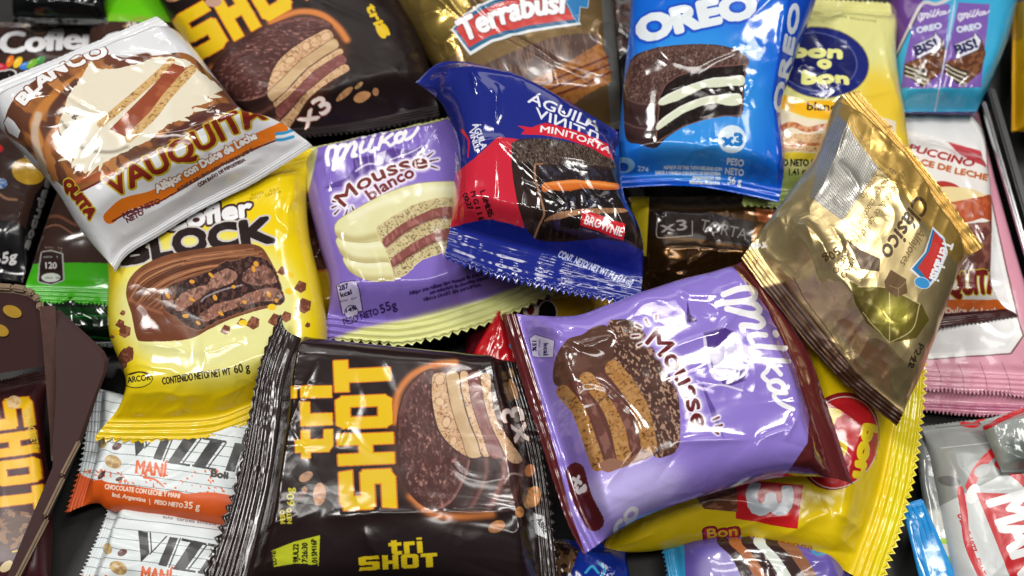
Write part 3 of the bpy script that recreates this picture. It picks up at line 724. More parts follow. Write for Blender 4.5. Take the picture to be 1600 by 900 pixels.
# ------------------------------------------------------------------ bottom border
pk = wrapper([(868, 838), (975, 850)], [(840, 990), (1000, 990)], [(868, 838), (840, 990)], [(975, 850), (1000, 990)], (9, 9, 9, 9), H=6, cs=(.06, .02), res=70, seed=27)
a = Art(pk, (24, 56, 170)); a.line([(915, 895), (925, 885), (935, 895)], 4, (70, 190, 240)); a.line([(935, 880), (945, 890), (940, 900)], 4, (70, 190, 240)); a.poly([(860, 830), (905, 860), (890, 900), (855, 900)], (150, 110, 74), tex=[(9, 9, .5, .6, (60, 40, 30), 1)])
pack('snack_wrapper', 'royal blue wrapper end with light blue marks at the bottom border below the purple wrapper', 'wrapper', pk, a)
pk = wrapper([(1030, 845), (1060, 1010)], [(1330, 862), (1350, 1010)], [(1030, 845), (1180, 838), (1330, 862)], [(1060, 1010), (1350, 1010)], (9, 9, 9, 9), H=8, cs=(.06, .03), ta=(.22, .2), res=90, seed=28)
a = Art(pk, (108, 92, 178)); a.poly([(1020, 840), (1068, 845), (1075, 1000), (1030, 1000)], (60, 170, 226))
a.ell(1130, 890, 42, 30, (170, 160, 220), soft=8)
for i, c in enumerate(((60, 40, 40), (180, 108, 60), (60, 40, 40), (226, 234, 226), (60, 40, 40), (150, 100, 70))): a.line([(1128 + i * 19, 846), (1150 + i * 19, 868), (1172 + i * 20, 910)], 17, c)
a.text('O', (1268, 868), (1290, 868), 12, (60, 150, 210), bold=2)
pack('snack_wrapper', 'purple and cyan biscuit wrapper at the bottom border under the yellow multipack wrapper', 'wrapper', pk, a)
pk = wrapper([(1408, 786), (1440, 776)], [(1450, 960), (1520, 960)], [(1408, 786), (1450, 960)], [(1440, 776), (1520, 960)], (9, 9, 9, 9), H=1.2, depth=1, cs=(.04, .02), res=50, seed=29, wr=.4)
a = Art(pk, (40, 150, 222))
for k in range(4): a.line([(1416 + k * 8, 790), (1464 + k * 12, 960)], 1.6, (20, 110, 190))
pack('snack_wrapper', 'light blue ribbed wrapper end sticking out at the bottom border beside the yellow seal', 'wrapper', pk, a)
pk = wrapper([(1425, 672), (1480, 690)], [(1470, 960), (1530, 960)], [(1425, 672), (1445, 800), (1470, 960)], [(1480, 690), (1500, 800), (1530, 960)], (6, 6, 6, 6), H=3, depth=2, cs=(.02, .02), res=50, seed=30, wr=.4)
a = Art(pk, (206, 208, 200)); a.poly([(1410, 660), (1500, 660), (1490, 790), (1440, 800)], (120, 124, 122), soft=4); a.poly([(1440, 838), (1480, 842), (1486, 850), (1445, 846)], (160, 200, 40)); a.poly([(1470, 870), (1498, 868), (1520, 960), (1476, 960)], (140, 190, 30))
pack('snack_wrapper', 'narrow white wrapper with lime green print beside the light blue wrapper end', 'wrapper', pk, a)

# ------------------------------------------------------------------ bars in the boxes, left
def vizzio(a):
    for k in range(14): a.line([(60, 590 + k * 15.5), (250, 604 + k * 16.0), (520, 640 + k * 16.5)], 1.1, (112, 122, 128))
    f = lambda q: [(x / 4 - 7.5, 675 + y / 4 - 161.5) for x, y in q]
    k = (28, 30, 32)
    for q in ([(862, 600), (922, 612), (932, 745), (880, 802)], [(1060, 640), (1112, 647), (1040, 826), (988, 814)], [(1196, 664), (1272, 680), (1150, 850), (1082, 835)], [(1136, 648), (1290, 678), (1285, 692), (1132, 664)], [(1080, 828), (1222, 852), (1218, 864), (1078, 842)],
              [(1352, 690), (1428, 706), (1310, 876), (1240, 860)], [(1300, 678), (1450, 704), (1446, 718), (1296, 694)], [(1236, 852), (1384, 878), (1380, 890), (1234, 866)], [(1500, 716), (1556, 724), (1500, 900), (1440, 890)]): a.poly(f(q), k)
    for p0, p1 in (((938, 614), (946, 738)), ((1040, 636), (936, 748)), ((1126, 650), (1054, 830)), ((1290, 690), (1172, 848)), ((1446, 716), (1330, 876)), ((1568, 728), (1512, 900))): a.line(f([p0, p1]), 2.0, k)
    a.ell(400, 695, 22, 30, k, rot=15); a.ell(402, 695, 10, 18, (225, 232, 232), rot=15)
    o = (222, 92, 26)
    a.text('MANÍ', (212, 740), (259, 746), 20, o, bold=.9); a.line([(226, 747), (244, 751), (257, 762)], 4, o, taper=1.5)
    a.poly([(90, 742), (118, 738), (150, 750), (200, 759), (262, 768), (350, 772), (440, 785), (440, 850), (80, 830)], o, rag=3.0)
    random.seed(4)
    for i in range(110):
        x = random.uniform(118, 350); y = 752 + (x - 150) * .09 + random.uniform(-18, 6) * (1 + (x > 260)); a.ell(x, y, random.uniform(.8, 3), random.uniform(.6, 1.6), o, rot=random.uniform(0, 90))
    a.text('CHOCOLATE CON LECHE Y MANI', (164, 764), (281, 779), 7, (250, 226, 210), bold=.3); a.text('Ind. Argentina', (176, 776), (228, 785), 6, (250, 226, 210), bold=.3)
    a.line([(234, 780), (235, 789)], 1.2, (250, 226, 210)); a.text('PESO NETO', (242, 788), (286, 794), 6.5, (250, 226, 210), bold=.3); a.text('35 g', (288, 794), (312, 797), 10, (250, 226, 210), bold=.5)
    a.text('Boli', (330, 745), (356, 749), 10, (24, 24, 26), bold=1.2)
    for x, y, rx, ry, rt, c in ((177, 722, 14, 10, 25, (206, 178, 120)), (160, 692, 7, 9, 0, (206, 178, 120)), (183, 698, 8, 5, -25, (84, 40, 40)), (159, 743, 8, 4, -50, (70, 44, 40)), (187, 749, 6, 3, -20, (70, 44, 40))):
        a.ell(x, y, rx, ry, c, rot=rt, tex=[(7, 7, .4, .7, (150, 110, 70) if c[0] > 150 else (120, 70, 66), .7)]); a.ell(x - rx * .3, y - ry * .3, rx * .4, ry * .3, (255, 250, 235), rot=rt, alpha=.35, soft=1)
pk = wrapper([(170, 774), (142, 845), (112, 915)], [(470, 846), (440, 985)], [(170, 774), (250, 797), (470, 846)], [(112, 915), (250, 945), (440, 985)], (9, 9, 9, 9), H=8, cs=(.08, .05), sa=(.08, .1), ta=(.16, .2), res=110, seed=31, crimp=.5)
a = Art(pk, (222, 230, 232)); a.pre = lambda p: p + np.array([7.5, 165.0])
vizzio(a); scribble(a, (247, 645), (330, 656), 5, (60, 50, 50), 22)
pack('chocolate_bar', 'white lined bar wrapper with black slanted letters, lower of the two by the box edge', 'chocolate bar', pk, a, group='white lined chocolate bars', rough=.38, coat=.05)
pk = wrapper([(133, 600), (122, 710), (96, 803)], [(470, 655), (440, 835)], [(133, 600), (190, 617), (300, 640), (470, 655)], [(96, 803), (150, 786), (180, 800), (300, 815), (440, 835)], (14, 13, 14, 12), H=8, cs=(.09, .05), sa=(.08, .1), ta=(.12, .2), res=120, seed=32, crimp=.5)
a = Art(pk, (222, 230, 232)); vizzio(a)
pack('chocolate_bar', 'white lined bar wrapper with orange lower stripe, just under the yellow wrapper', 'chocolate bar', pk, a, group='white lined chocolate bars', rough=.38, coat=.05)

pk = wrapper([(-50, 600), (74, 570)], [(-30, 960), (75, 960)], [(-50, 600), (-55, 800), (-30, 960)], [(74, 570), (70, 690), (82, 800), (75, 960)], (12, 12, 12, 12), H=8, cs=(.06, .04), ta=(.16, .16), res=90, seed=33)
a = Art(pk, (66, 22, 28))
a.glyph(SHOT, (-22, 628), (0, 802), 72, (240, 190, 24), out=(1.5, (190, 100, 30)))
a.text('35g PESO NETO', (36, 640), (52, 702), 10, (214, 180, 60), bold=.5)
a.ell(22, 629, 11, 10, (214, 170, 110), rot=-30, tex=[(7, 7, .4, .6, (240, 210, 160), .8)])
a.poly([(8, 795), (44, 800), (62, 815), (50, 850), (10, 860), (-10, 830)], (84, 54, 38), tex=[(8, 8, .45, .65, (150, 110, 76), .9)])
a.ell(10, 885, 12, 7, (226, 206, 160), rot=-40); a.line([(20, 862), (38, 858)], 3, (214, 180, 40))
pack('chocolate_bar', 'maroon bar wrapper with big yellow letters inside the brown cardboard box', 'chocolate bar', pk, a, rough=.4, coat=.05)

# ------------------------------------------------------------------ second layer
pk = wrapper([(1225, -12), (1408, -2)], [(1160, 322), (1260, 324), (1428, 296)], [(1225, -12), (1190, 150), (1160, 322)], [(1408, -2), (1396, 90), (1410, 180), (1428, 296)], (20, 13, 22, 15), H=11, cs=(.07, .09), ta=(.14, .12), res=150, seed=41, wr=1.1, ribs=4,
             creases=[(1246, 100, 1285, 112, 1.2, 1.6), (1285, 112, 1325, 150, 1.4, 1.8), (1235, 142, 1320, 160, -1.0, 2.5), (1378, 40, 1408, 180, 1.0, 2.0)])
a = Art(pk, (228, 226, 148))
a.ell(1385, 215, 45, 110, (240, 206, 60), soft=26, rot=-12); a.poly([(1150, 262), (1440, 285), (1440, 340), (1150, 340)], (158, 176, 96), soft=5)
a.ell(1282, 98, 75, 54, (30, 40, 118), rot=8, out=(2, (160, 150, 90))); a.ell(1276, 97, 62, 44, (24, 30, 96), rot=8, out=(1.8, (96, 106, 170)))
YB = (238, 238, 150)
a.text('bon', (1238, 88), (1314, 91), 17, YB, bold=3.2); a.text('o', (1278, 106), (1297, 107), 17, YB, bold=3.2); a.text('bon', (1254, 130), (1324, 132), 17, YB, bold=3.2)
a.poly([(1215, 148), (1262, 158), (1310, 156), (1345, 150), (1330, 178), (1300, 188), (1262, 184), (1215, 168)], (246, 186, 26)); a.text('blanco', (1261, 172), (1318, 174), 12, (34, 26, 20), bold=.5)
a.poly([(1205, 166), (1262, 186), (1300, 190), (1345, 172), (1400, 190), (1400, 240), (1205, 250)], (236, 224, 196))
a.line([(1215, 206), (1236, 195), (1262, 203), (1290, 198), (1330, 206), (1390, 200)], 9, (178, 96, 56), tex=[(5, 4, .45, .6, (220, 160, 110), .9)])
a.poly([(1210, 210), (1390, 208), (1390, 236), (1210, 238)], (226, 186, 138), tex=CRUMB); a.line([(1210, 232), (1270, 226), (1390, 236)], 5, (176, 104, 64), tex=[(5, 4, .45, .6, (220, 160, 110), .9)])
a.poly([(1205, 238), (1400, 242), (1400, 254), (1205, 250)], (236, 210, 60))
a.text('CONTENIDO NETO /', (1165, 262), (1270, 259), 10, (40, 44, 24), bold=.3); a.text('40 g  1.41 oz', (1205, 276), (1264, 272), 9, (40, 44, 24), bold=.3)
scribble(a, (1270, 22), (1368, 36), 4.5, (120, 122, 80), 24)
pack('snack_wrapper', 'pale yellow wrapper with a navy blue disc, behind the gold foil wrapper', 'wrapper', pk, a)

def trishot(a):
    """print of the brown triple-cake wrapper, measured on the one lying in front"""
    YL = (232, 194, 26); OR = (206, 112, 30)
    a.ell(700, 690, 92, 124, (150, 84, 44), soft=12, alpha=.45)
    a.line([(616, 660), (622, 615), (645, 585), (680, 570), (712, 566)], 11, (214, 128, 62), soft=3)
    a.line([(640, 775), (672, 802), (720, 808), (770, 805)], 10, (206, 124, 66), soft=4)
    T4 = lambda q: Z(594, 516, 2.886, q)
    side = T4([(395, 570), (560, 570), (640, 580), (672, 600), (678, 660), (668, 730), (630, 790), (550, 822), (440, 816), (280, 812), (340, 750), (380, 670)])
    a.poly(side, (66, 42, 40), smooth=True); a.clip(side)
    for x, c, w_ in ((14, (52, 33, 32), 14), (80, (132, 88, 80), 5), (116, (54, 34, 33), 14), (160, (140, 90, 82), 9), (200, (70, 44, 42), 10), (240, (110, 74, 66), 6)): a.line(T4([(400 + x, 575), (398 + x, 650), (370 + x, 730), (310 + x * 1.1, 820)]), w_, c, soft=2.5)
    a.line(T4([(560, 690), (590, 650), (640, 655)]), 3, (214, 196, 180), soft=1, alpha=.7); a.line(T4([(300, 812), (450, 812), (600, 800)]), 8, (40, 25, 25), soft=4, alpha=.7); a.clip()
    top = T4([(240, 178), (180, 200), (120, 270), (85, 370), (78, 480), (85, 580), (105, 680), (150, 750), (210, 797), (270, 806), (325, 770), (368, 700), (396, 630), (402, 575), (340, 545), (290, 500), (250, 440), (232, 350), (226, 250)])
    a.poly(top, (98, 57, 53), smooth=True, out=(1.4, (58, 32, 30))); a.clip(top)
    a.poly(top, (98, 57, 53), smooth=True, tex=[(20, 26, .4, .65, (76, 43, 41), .7), (3.2, 6.5, .56, .64, (178, 132, 124), .85), (3, 6, .3, .42, (70, 38, 36), .6)])
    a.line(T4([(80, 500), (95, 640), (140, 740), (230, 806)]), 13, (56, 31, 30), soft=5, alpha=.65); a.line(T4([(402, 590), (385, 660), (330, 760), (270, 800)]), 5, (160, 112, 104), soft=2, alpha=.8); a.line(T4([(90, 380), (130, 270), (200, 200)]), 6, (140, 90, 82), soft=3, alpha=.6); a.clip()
    BI = (208, 166, 124)
    def biscuit(q):
        a.poly(T4(q), BI, smooth=True, out=(1.4, (70, 40, 36)), tex=[(2.2, 2.2, .58, .68, (122, 84, 58), .85), (7, 7, .42, .62, (230, 196, 156), .6)])
    biscuit([(240, 200), (295, 195), (300, 260), (320, 350), (345, 430), (380, 510), (396, 568), (350, 545), (300, 500), (262, 440), (240, 350), (233, 270)])
    for x, y, rx, ry in ((268, 222, 7, 8), (268, 322, 7, 6), (298, 415, 6, 8), (330, 500, 5, 7)): a.ell(*T4([(x, y)])[0], rx, ry, (222, 186, 146), rot=15, out=(.8, (150, 108, 78)))
    a.poly(T4([(300, 193), (350, 193), (360, 260), (380, 350), (405, 430), (440, 510), (458, 566), (397, 570), (370, 490), (340, 410), (318, 330), (305, 260)]), (208, 178, 136), smooth=True, out=(1.2, (96, 62, 50)), tex=[(20, 30, .4, .65, (190, 156, 114), .7)])
    biscuit([(362, 190), (395, 190), (402, 260), (420, 350), (450, 440), (480, 520), (497, 564), (462, 568), (440, 500), (405, 410), (382, 330), (366, 250)])
    a.poly(T4([(400, 195), (450, 195), (462, 270), (480, 360), (510, 450), (545, 540), (552, 576), (498, 572), (470, 490), (435, 400), (412, 320), (402, 250)]), (128, 74, 70), smooth=True, out=(1.2, (70, 38, 36)), tex=[(5, 8, .5, .68, (156, 100, 94), .7)])
    biscuit([(455, 205), (495, 200), (500, 280), (515, 370), (550, 450), (600, 520), (640, 582), (620, 602), (580, 590), (545, 520), (505, 440), (480, 360), (462, 280)])
    for x, y, rx, ry, rt, c in ((478, 745, 12, 7, -30, (190, 144, 112)), (499, 772, 10, 18, 4, (206, 150, 108)), (476, 766, 4, 6, 0, (190, 130, 90)), (470, 776, 5, 6, 0, (90, 48, 44)), (799, 582, 4, 8, -15, (190, 150, 100)), (802, 608, 6, 17, -18, (196, 146, 96)),
                                (834, 776, 11, 17, 15, (212, 150, 90)), (812, 800, 7, 9, 0, (206, 140, 84)), (776, 823, 14, 9, -25, (206, 140, 84)), (696, 855, 6, 5, 0, (190, 160, 110)), (710, 866, 8, 6, 20, (170, 140, 90)), (828, 735, 8, 10, 20, (196, 128, 80))):
        a.ell(x, y, rx, ry, c, rot=rt, tex=[(12, 5, .4, .7, tuple(int(v * .75) for v in c), .7)])
    a.glyph(SHOT, (620, 794), (609, 560), 88, YL, out=(1.8, OR)); a.glyph(TRI, (521, 715), (518, 601), 62, YL, out=(1.6, OR))
    a.text('x3', (826, 688), (815, 634), 33, (250, 238, 230), bold=1.0, out=(1.2, (150, 70, 56)))
    a.text('60g', (460, 790), (458, 762), 11, (206, 196, 56), bold=.4); a.text('PESO', (446, 818), (444, 797), 7, (206, 196, 56), bold=.3); a.text('NETO', (456, 818), (455, 794), 7, (206, 196, 56), bold=.3)
pk = wrapper([(205, -110), (610, -110)], [(440, 214), (560, 206), (688, 184)], [(205, -110), (248, 0), (315, 100), (395, 188), (440, 214)], [(610, -110), (630, 0), (665, 80), (688, 184)], (22, 22, 24, 22), H=12, cs=(.04, .06), ta=(.16, .22), sa=(.1, .14), res=170, seed=42, wr=.8, teeth=(30, 30))
a = Art(pk, (30, 20, 20))
_d = np.array([.891, -.454]); _u = np.array([-.454, -.891]); _o = np.array([306.0, 99.0])
a.pre = lambda p: _o + np.outer(793 - p[:, 1], _d) + np.outer((620 - p[:, 0]) * np.where(p[:, 0] > 620, .82, .9), _u)
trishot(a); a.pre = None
a.ell(566, 152, 14, 8, (196, 142, 92), rot=-20); a.ell(587, 144, 5, 6, (180, 130, 90))
a.text('tri', (572, 10), (586, 40), 14, (226, 190, 30), bold=1.5); a.text('s', (588, 42), (597, 60), 20, (226, 190, 30), bold=2.4); a.ell(334, 4, 13, 8, (190, 150, 130))
pack('snack_wrapper', 'dark brown triple cake wrapper at the top border, lying under the white caramel wrapper', 'wrapper', pk, a, group='brown triple cake wrappers', rough=.34, coat=.0, spec=.25)

pk = wrapper([(590, -90), (945, -90)], [(715, 176), (850, 214), (975, 200)], [(590, -90), (618, 0), (650, 55), (675, 100), (715, 176)], [(945, -90), (962, 30), (968, 110), (975, 200)], (24, 18, 24, 18), H=15, cs=(.03, .03), ta=(.2, .1), sa=(.12, .14), res=170, seed=43, wr=1.5,
             creases=[(625, 5, 672, 85, 2.2, 2.2), (672, 85, 712, 72, 1.4, 1.6), (690, 20, 650, 30, 1.2, 2), (712, 50, 690, 80, 1.2, 1.4), (955, 0, 968, 190, 1.2, 2.0)])
a = Art(pk, (120, 96, 60), metal=.5)
a.poly([(580, -100), (715, -100), (735, 10), (708, 45), (720, 80), (690, 98), (660, 95)], (186, 158, 84), metal=.8)
a.poly([(936, -60), (950, -60), (975, 200), (955, 200), (945, 80)], (150, 150, 146), metal=.7)
a.poly([(704, 48), (726, 22), (770, -2), (850, -24), (880, -8), (908, 38), (830, 50), (770, 66), (735, 86), (722, 70)], (226, 232, 236), smooth=False)
a.poly([(708, 46), (728, 25), (772, 2), (850, -20), (878, -6), (903, 35), (828, 46), (768, 62), (735, 80), (724, 68)], (30, 98, 140))
a.poly([(712, 46), (730, 30), (774, 8), (850, -14), (876, -4), (898, 30), (826, 40), (766, 56), (733, 74), (724, 62)], (206, 62, 56))
a.text('Terrabusi', (726, 66), (880, 20), 33, (244, 246, 250), bold=2.4, arc=(800, 33), shear=.1, out=(1.5, (120, 26, 30)))
a.poly([(884, 2), (900, -6), (920, -4), (918, 12), (906, 10), (904, 36), (896, 26), (890, 12)], (40, 120, 180), out=(1.2, (190, 220, 236)))
a.poly([(752, 108), (780, 90), (830, 70), (880, 55), (925, 53), (938, 64), (910, 84), (870, 108), (828, 130), (790, 124)], (78, 54, 46), smooth=True, tex=[(26, 4, .5, .68, (128, 98, 82), .8)])
a.poly([(826, 128), (872, 106), (912, 82), (938, 66), (948, 88), (955, 128), (920, 146), (896, 162), (862, 152), (842, 138)], (164, 106, 52), tex=[(6, 6, .5, .7, (120, 72, 36), .7)])
for k in range(3): a.line([(838 + k * 10, 136 + k * 8), (880 + k * 8, 118 + k * 10), (950 + k * 2, 88 + k * 13)], 4, (104, 50, 34))
pack('snack_wrapper', 'gold foil wrapper with a large red name panel at the top border', 'wrapper', pk, a, rough=.22)

def mountains(a, pts, col=(92, 66, 148)):
    a.poly(pts, col, rag=3.0)
pk = wrapper([(486, 226), (600, 202), (730, 172)], [(505, 531), (632, 541), (760, 508), (872, 460)], [(486, 226), (477, 285), (498, 380), (516, 450), (505, 531)], [(730, 172), (785, 300), (872, 460)], (22, 22, 24, 20), H=12, cs=(.03, .12), ta=(.13, .16), sa=(.09, .15), res=180, seed=44, wr=.7, teeth=(28, 26), ribs=4, crimp=.95,
             creases=[(508, 240, 520, 300, 1.0, 2.0), (548, 408, 566, 462, 1.1, 1.6), (566, 462, 540, 440, .8, 1.4)])
a = Art(pk, (132, 108, 198))
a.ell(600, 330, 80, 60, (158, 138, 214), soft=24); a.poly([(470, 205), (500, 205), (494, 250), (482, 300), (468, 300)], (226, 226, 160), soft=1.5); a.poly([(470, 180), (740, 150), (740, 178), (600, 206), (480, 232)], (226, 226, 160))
a.poly([(490, 545), (515, 528), (560, 513), (640, 497), (760, 466), (840, 434), (900, 420), (900, 500), (640, 570)], (224, 226, 150), soft=3)
mountains(a, [(505, 296), (540, 278), (555, 262), (552, 248), (580, 242), (612, 232), (640, 236), (660, 228), (675, 234), (640, 250), (600, 262), (560, 290)])
a.poly([(590, 240), (602, 236), (600, 256), (590, 258)], (214, 206, 236), rag=2); a.line([(556, 268), (572, 258), (590, 256)], 3, (206, 196, 232)); a.line([(610, 250), (640, 240), (660, 230)], 2.5, (200, 190, 230))
milka(a, lambda p: np.stack([400 + p[:, 0] / 4, 200 + p[:, 1] / 4], -1), 6.8, (246, 246, 250))
a.text('Mousse', (538, 324), (668, 262), 22, (116, 44, 42), bold=1.0, arc=(594, 282), out=[(5, (236, 226, 250), 2.5), (2.2, (250, 248, 252))])
a.text('blanco', (580, 314), (648, 276), 17, (116, 44, 42), bold=1.0, arc=(614, 292), out=[(4, (236, 226, 250), 2)])
rays(a, [(520, 315, 525, 316), (519, 325, 526, 322), (523, 335, 530, 328), (540, 337, 543, 328), (552, 328, 550, 323), (656, 243, 660, 240), (668, 245, 677, 238), (672, 252, 685, 249), (674, 260, 684, 263)], (96, 40, 48))
W3 = lambda q: Z(469, 156, 2.302, q)
CW = (228, 225, 172)
for q, lo, hi in (([(160, 560), (168, 600), (200, 632), (260, 650), (320, 650), (350, 638), (345, 560), (250, 550)], [(165, 610), (230, 642), (330, 644)], [(180, 585), (250, 592), (320, 590)]),
                  ([(136, 495), (140, 535), (165, 568), (230, 584), (310, 582), (340, 590), (320, 510), (240, 490)], [(142, 545), (200, 576), (320, 580)], [(155, 515), (220, 525), (300, 522)]),
                  ([(126, 472), (134, 438), (200, 396), (300, 343), (400, 308), (500, 296), (600, 298), (700, 330), (720, 400), (640, 440), (480, 470), (310, 500), (230, 512), (150, 502)], [(128, 485), (200, 505), (290, 488)], [(180, 425), (300, 370), (450, 325), (600, 320)])):
    a.poly(W3(q), CW, smooth=True, out=(1.2, (176, 160, 104)), tex=[(40, 30, .4, .7, (236, 234, 192), .6)]); a.clip(W3(q))
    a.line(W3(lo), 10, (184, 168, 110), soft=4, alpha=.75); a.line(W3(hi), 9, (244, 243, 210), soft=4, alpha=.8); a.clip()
WB = W3([(275, 466), (310, 438), (400, 384), (480, 360), (560, 350), (660, 352), (700, 390), (690, 470), (560, 536), (440, 574), (382, 626), (340, 640), (330, 600), (312, 548), (298, 520)])
a.poly(WB, (204, 188, 140), smooth=True, rag=1.0, out=(1.6, (226, 216, 160)), tex=[(8, 8, .4, .65, (222, 208, 164), .6), (2.2, 2.2, .6, .68, (104, 90, 58), .8)]); a.clip(WB)
for q in ([(298, 502), (380, 440), (480, 395), (545, 386), (700, 392), (700, 424), (545, 426), (480, 430), (390, 470), (310, 530)], [(326, 577), (400, 520), (480, 480), (545, 463), (700, 450), (700, 490), (545, 502), (480, 515), (400, 560), (335, 602)]):
    a.poly(W3(q), (136, 78, 72), smooth=True, rag=.8, tex=[(9, 4, .48, .68, (178, 120, 112), .7)]); a.line(W3(q[6:]), 3, (96, 52, 48), soft=1.5, alpha=.8)
a.clip()
a.poly([(526, 446), (536, 441), (556, 441), (561, 455), (566, 486), (536, 491)], (196, 188, 226), out=(1.5, (46, 34, 88)))
a.text('287', (530, 454), (545, 450), 8, (40, 30, 80), bold=.4); a.text('kcal', (533, 464), (550, 459), 7, (40, 30, 80), bold=.3); scribble(a, (532, 472), (558, 467), 4, (40, 30, 80), 10); a.ell(549, 488, 10, 10, (206, 200, 232), out=(1, (46, 34, 88))); a.text('14%', (541, 488), (558, 484), 6, (40, 30, 80), bold=.3)
a.text('PESO NETO', (538, 508), (592, 491), 9.5, (52, 36, 96), bold=.2); a.text('55g', (596, 490), (621, 482), 13, (52, 36, 96), bold=.4)
a.text('Alfajor con relleno tipo mousse de chocolate', (640, 462), (764, 428), 5.5, (64, 46, 110), bold=.2); a.text('con cobertura de chocolate blanco', (672, 461), (762, 437), 5.5, (64, 46, 110), bold=.2); a.text('VENTA GRASO 28% INDUSTRIA', (662, 472), (752, 448), 4.5, (64, 46, 110), bold=.2)
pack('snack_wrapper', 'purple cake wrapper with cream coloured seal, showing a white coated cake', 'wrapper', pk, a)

pk = wrapper([(150, 296), (320, 262), (487, 222)], [(141, 689), (225, 692), (320, 690), (395, 666), (500, 640)], [(150, 296), (170, 420), (171, 520), (198, 612), (141, 689)], [(487, 222), (479, 300), (484, 370), (502, 450), (512, 530), (500, 640)], (26, 26, 24, 22), H=13, cs=(.07, .1), ta=(.13, .13), sa=(.13, .15), res=180, seed=45, low=.4, wr=.8, teeth=(24, 26), ribs=4,
             creases=[(198, 615, 330, 622, 1.4, 2.4), (330, 622, 400, 600, 1.0, 2.0), (215, 535, 300, 552, 1.3, 2.2), (300, 552, 390, 530, 1.1, 2.6), (445, 330, 480, 300, 1.2, 2.0), (150, 672, 300, 640, 1.5, 2.0)])
a = Art(pk, (242, 212, 14))
a.ell(325, 480, 148, 118, (236, 234, 160), soft=24); a.poly([(140, 626), (250, 628), (350, 612), (520, 590), (520, 720), (120, 720)], (240, 206, 10), soft=4)
a.text('Cofler', (258, 362), (393, 336), 27, (246, 246, 248), bold=2.4, shear=.1, out=(4, (70, 40, 34)))
for ch, q0, q1 in (('B', (192, 412), (234, 406)), ('L', (241, 405), (271, 400)), ('O', (275, 399), (324, 391)), ('C', (330, 390), (374, 384)), ('K', (381, 383), (428, 376))): a.text(ch, q0, q1, 36, (38, 25, 24), bold=4.0, out=[(3.0, (210, 205, 200)), (0.2, (38, 25, 24))])
B2 = lambda q: Z(156, 312, 3.6, q)
BO = B2([(148, 520), (160, 460), (200, 405), (270, 355), (400, 305), (600, 270), (800, 248), (900, 262), (948, 320), (988, 400), (1022, 500), (1026, 580), (900, 622), (760, 664), (640, 720), (520, 780), (380, 800), (240, 800), (205, 770), (180, 650), (155, 570)])
a.poly(BO, (126, 76, 48), smooth=True, tex=[(40, 30, .4, .65, (106, 62, 40), .7)]); a.clip(BO); random.seed(21)
for k in range(46):
    o = k * 7.5 + random.uniform(-4, 4); l_ = random.uniform(.35, 1.0); st_ = random.uniform(0, 1 - l_)
    q = spline([(140 + o * .32, 560 - o * .05 + o * .9 * .5), (220 + o * .4, 430 + o * .55), (380 + o * .35, 350 + o * .5), (640 + o * .1, 300 + o * .45), (960, 270 + o * .5)], 40)
    q = q[int(st_ * 40):int((st_ + l_) * 40)]
    if len(q) > 3: a.line(B2([tuple(v + random.uniform(-2, 2)) for v in q[::3]]), random.uniform(1.0, 2.6), random.choice(((188, 134, 96), (168, 112, 76), (92, 52, 34), (84, 46, 30))), alpha=.75)
a.poly(B2([(120, 560), (250, 600), (370, 620), (420, 700), (520, 820), (180, 830)]), (112, 62, 40), soft=5); a.line(B2([(160, 560), (240, 600), (350, 640)]), 4, (160, 104, 74), soft=2, alpha=.8); a.clip()
BF = B2([(350, 520), (400, 480), (500, 440), (620, 402), (700, 350), (770, 340), (850, 318), (930, 335), (985, 400), (1020, 500), (1025, 582), (900, 604), (760, 645), (640, 695), (560, 735), (480, 705), (430, 662), (370, 622), (348, 565)])
a.poly(BF, (48, 31, 31), smooth=True, rag=1.2, out=(1.5, (142, 94, 68)), tex=[(6, 4, .52, .6, (96, 62, 52), .9)]); a.clip(BF)
for q, c in (([(420, 580), (500, 505), (600, 478), (640, 422), (720, 388), (772, 420), (740, 470), (640, 505), (560, 555), (450, 630)], (156, 112, 96)), ([(560, 655), (640, 592), (760, 560), (860, 520), (990, 496), (1016, 560), (860, 584), (720, 625), (600, 690)], (148, 102, 86)), ([(800, 420), (850, 380), (930, 370), (980, 420), (990, 470), (900, 480), (820, 470)], (132, 90, 78)), ([(360, 540), (400, 490), (430, 500), (420, 570), (380, 610)], (120, 82, 66))):
    a.poly(B2(q), c, smooth=True, rag=1.5, tex=[(7, 5, .52, .64, tuple(int(v * .62) for v in c), .8), (4, 3, .6, .68, (196, 152, 132), .7)])
a.line(B2([(570, 575), (600, 545), (700, 505), (800, 480)]), 2.2, (200, 196, 206), soft=.6, alpha=.8); a.clip()
random.seed(9)
for x, y in ((300, 440), (330, 430), (262, 462), (300, 468), (336, 465), (365, 448), (400, 412), (420, 460), (432, 470), (290, 494), (382, 472), (396, 420), (345, 490), (310, 505)): a.ell(x, y, random.uniform(3, 6), random.uniform(2.5, 4), (224, 160, 60), rot=random.uniform(0, 90))
for x, y, r in ((195, 518, 12), (188, 506, 8), (198, 556, 14), (190, 568, 12), (202, 548, 8), (192, 489, 5), (176, 526, 4), (176, 556, 5), (353, 516, 9), (396, 505, 12), (378, 504, 8), (441, 423, 8), (470, 448, 11), (475, 478, 14), (447, 495, 10), (481, 508, 5), (430, 500, 12)):
    a.poly([(x - r, y + r * .3), (x - r * .2, y - r * .9), (x + r * .8, y - r * .5), (x + r * .7, y + r * .5), (x, y + r * .9)], (118, 66, 46), tex=[(5, 5, .5, .6, (160, 104, 76), .9)])
for x, y in ((452, 430), (452, 455), (380, 505), (425, 480), (180, 520)): a.ell(x, y, 7, 5, (246, 206, 40))
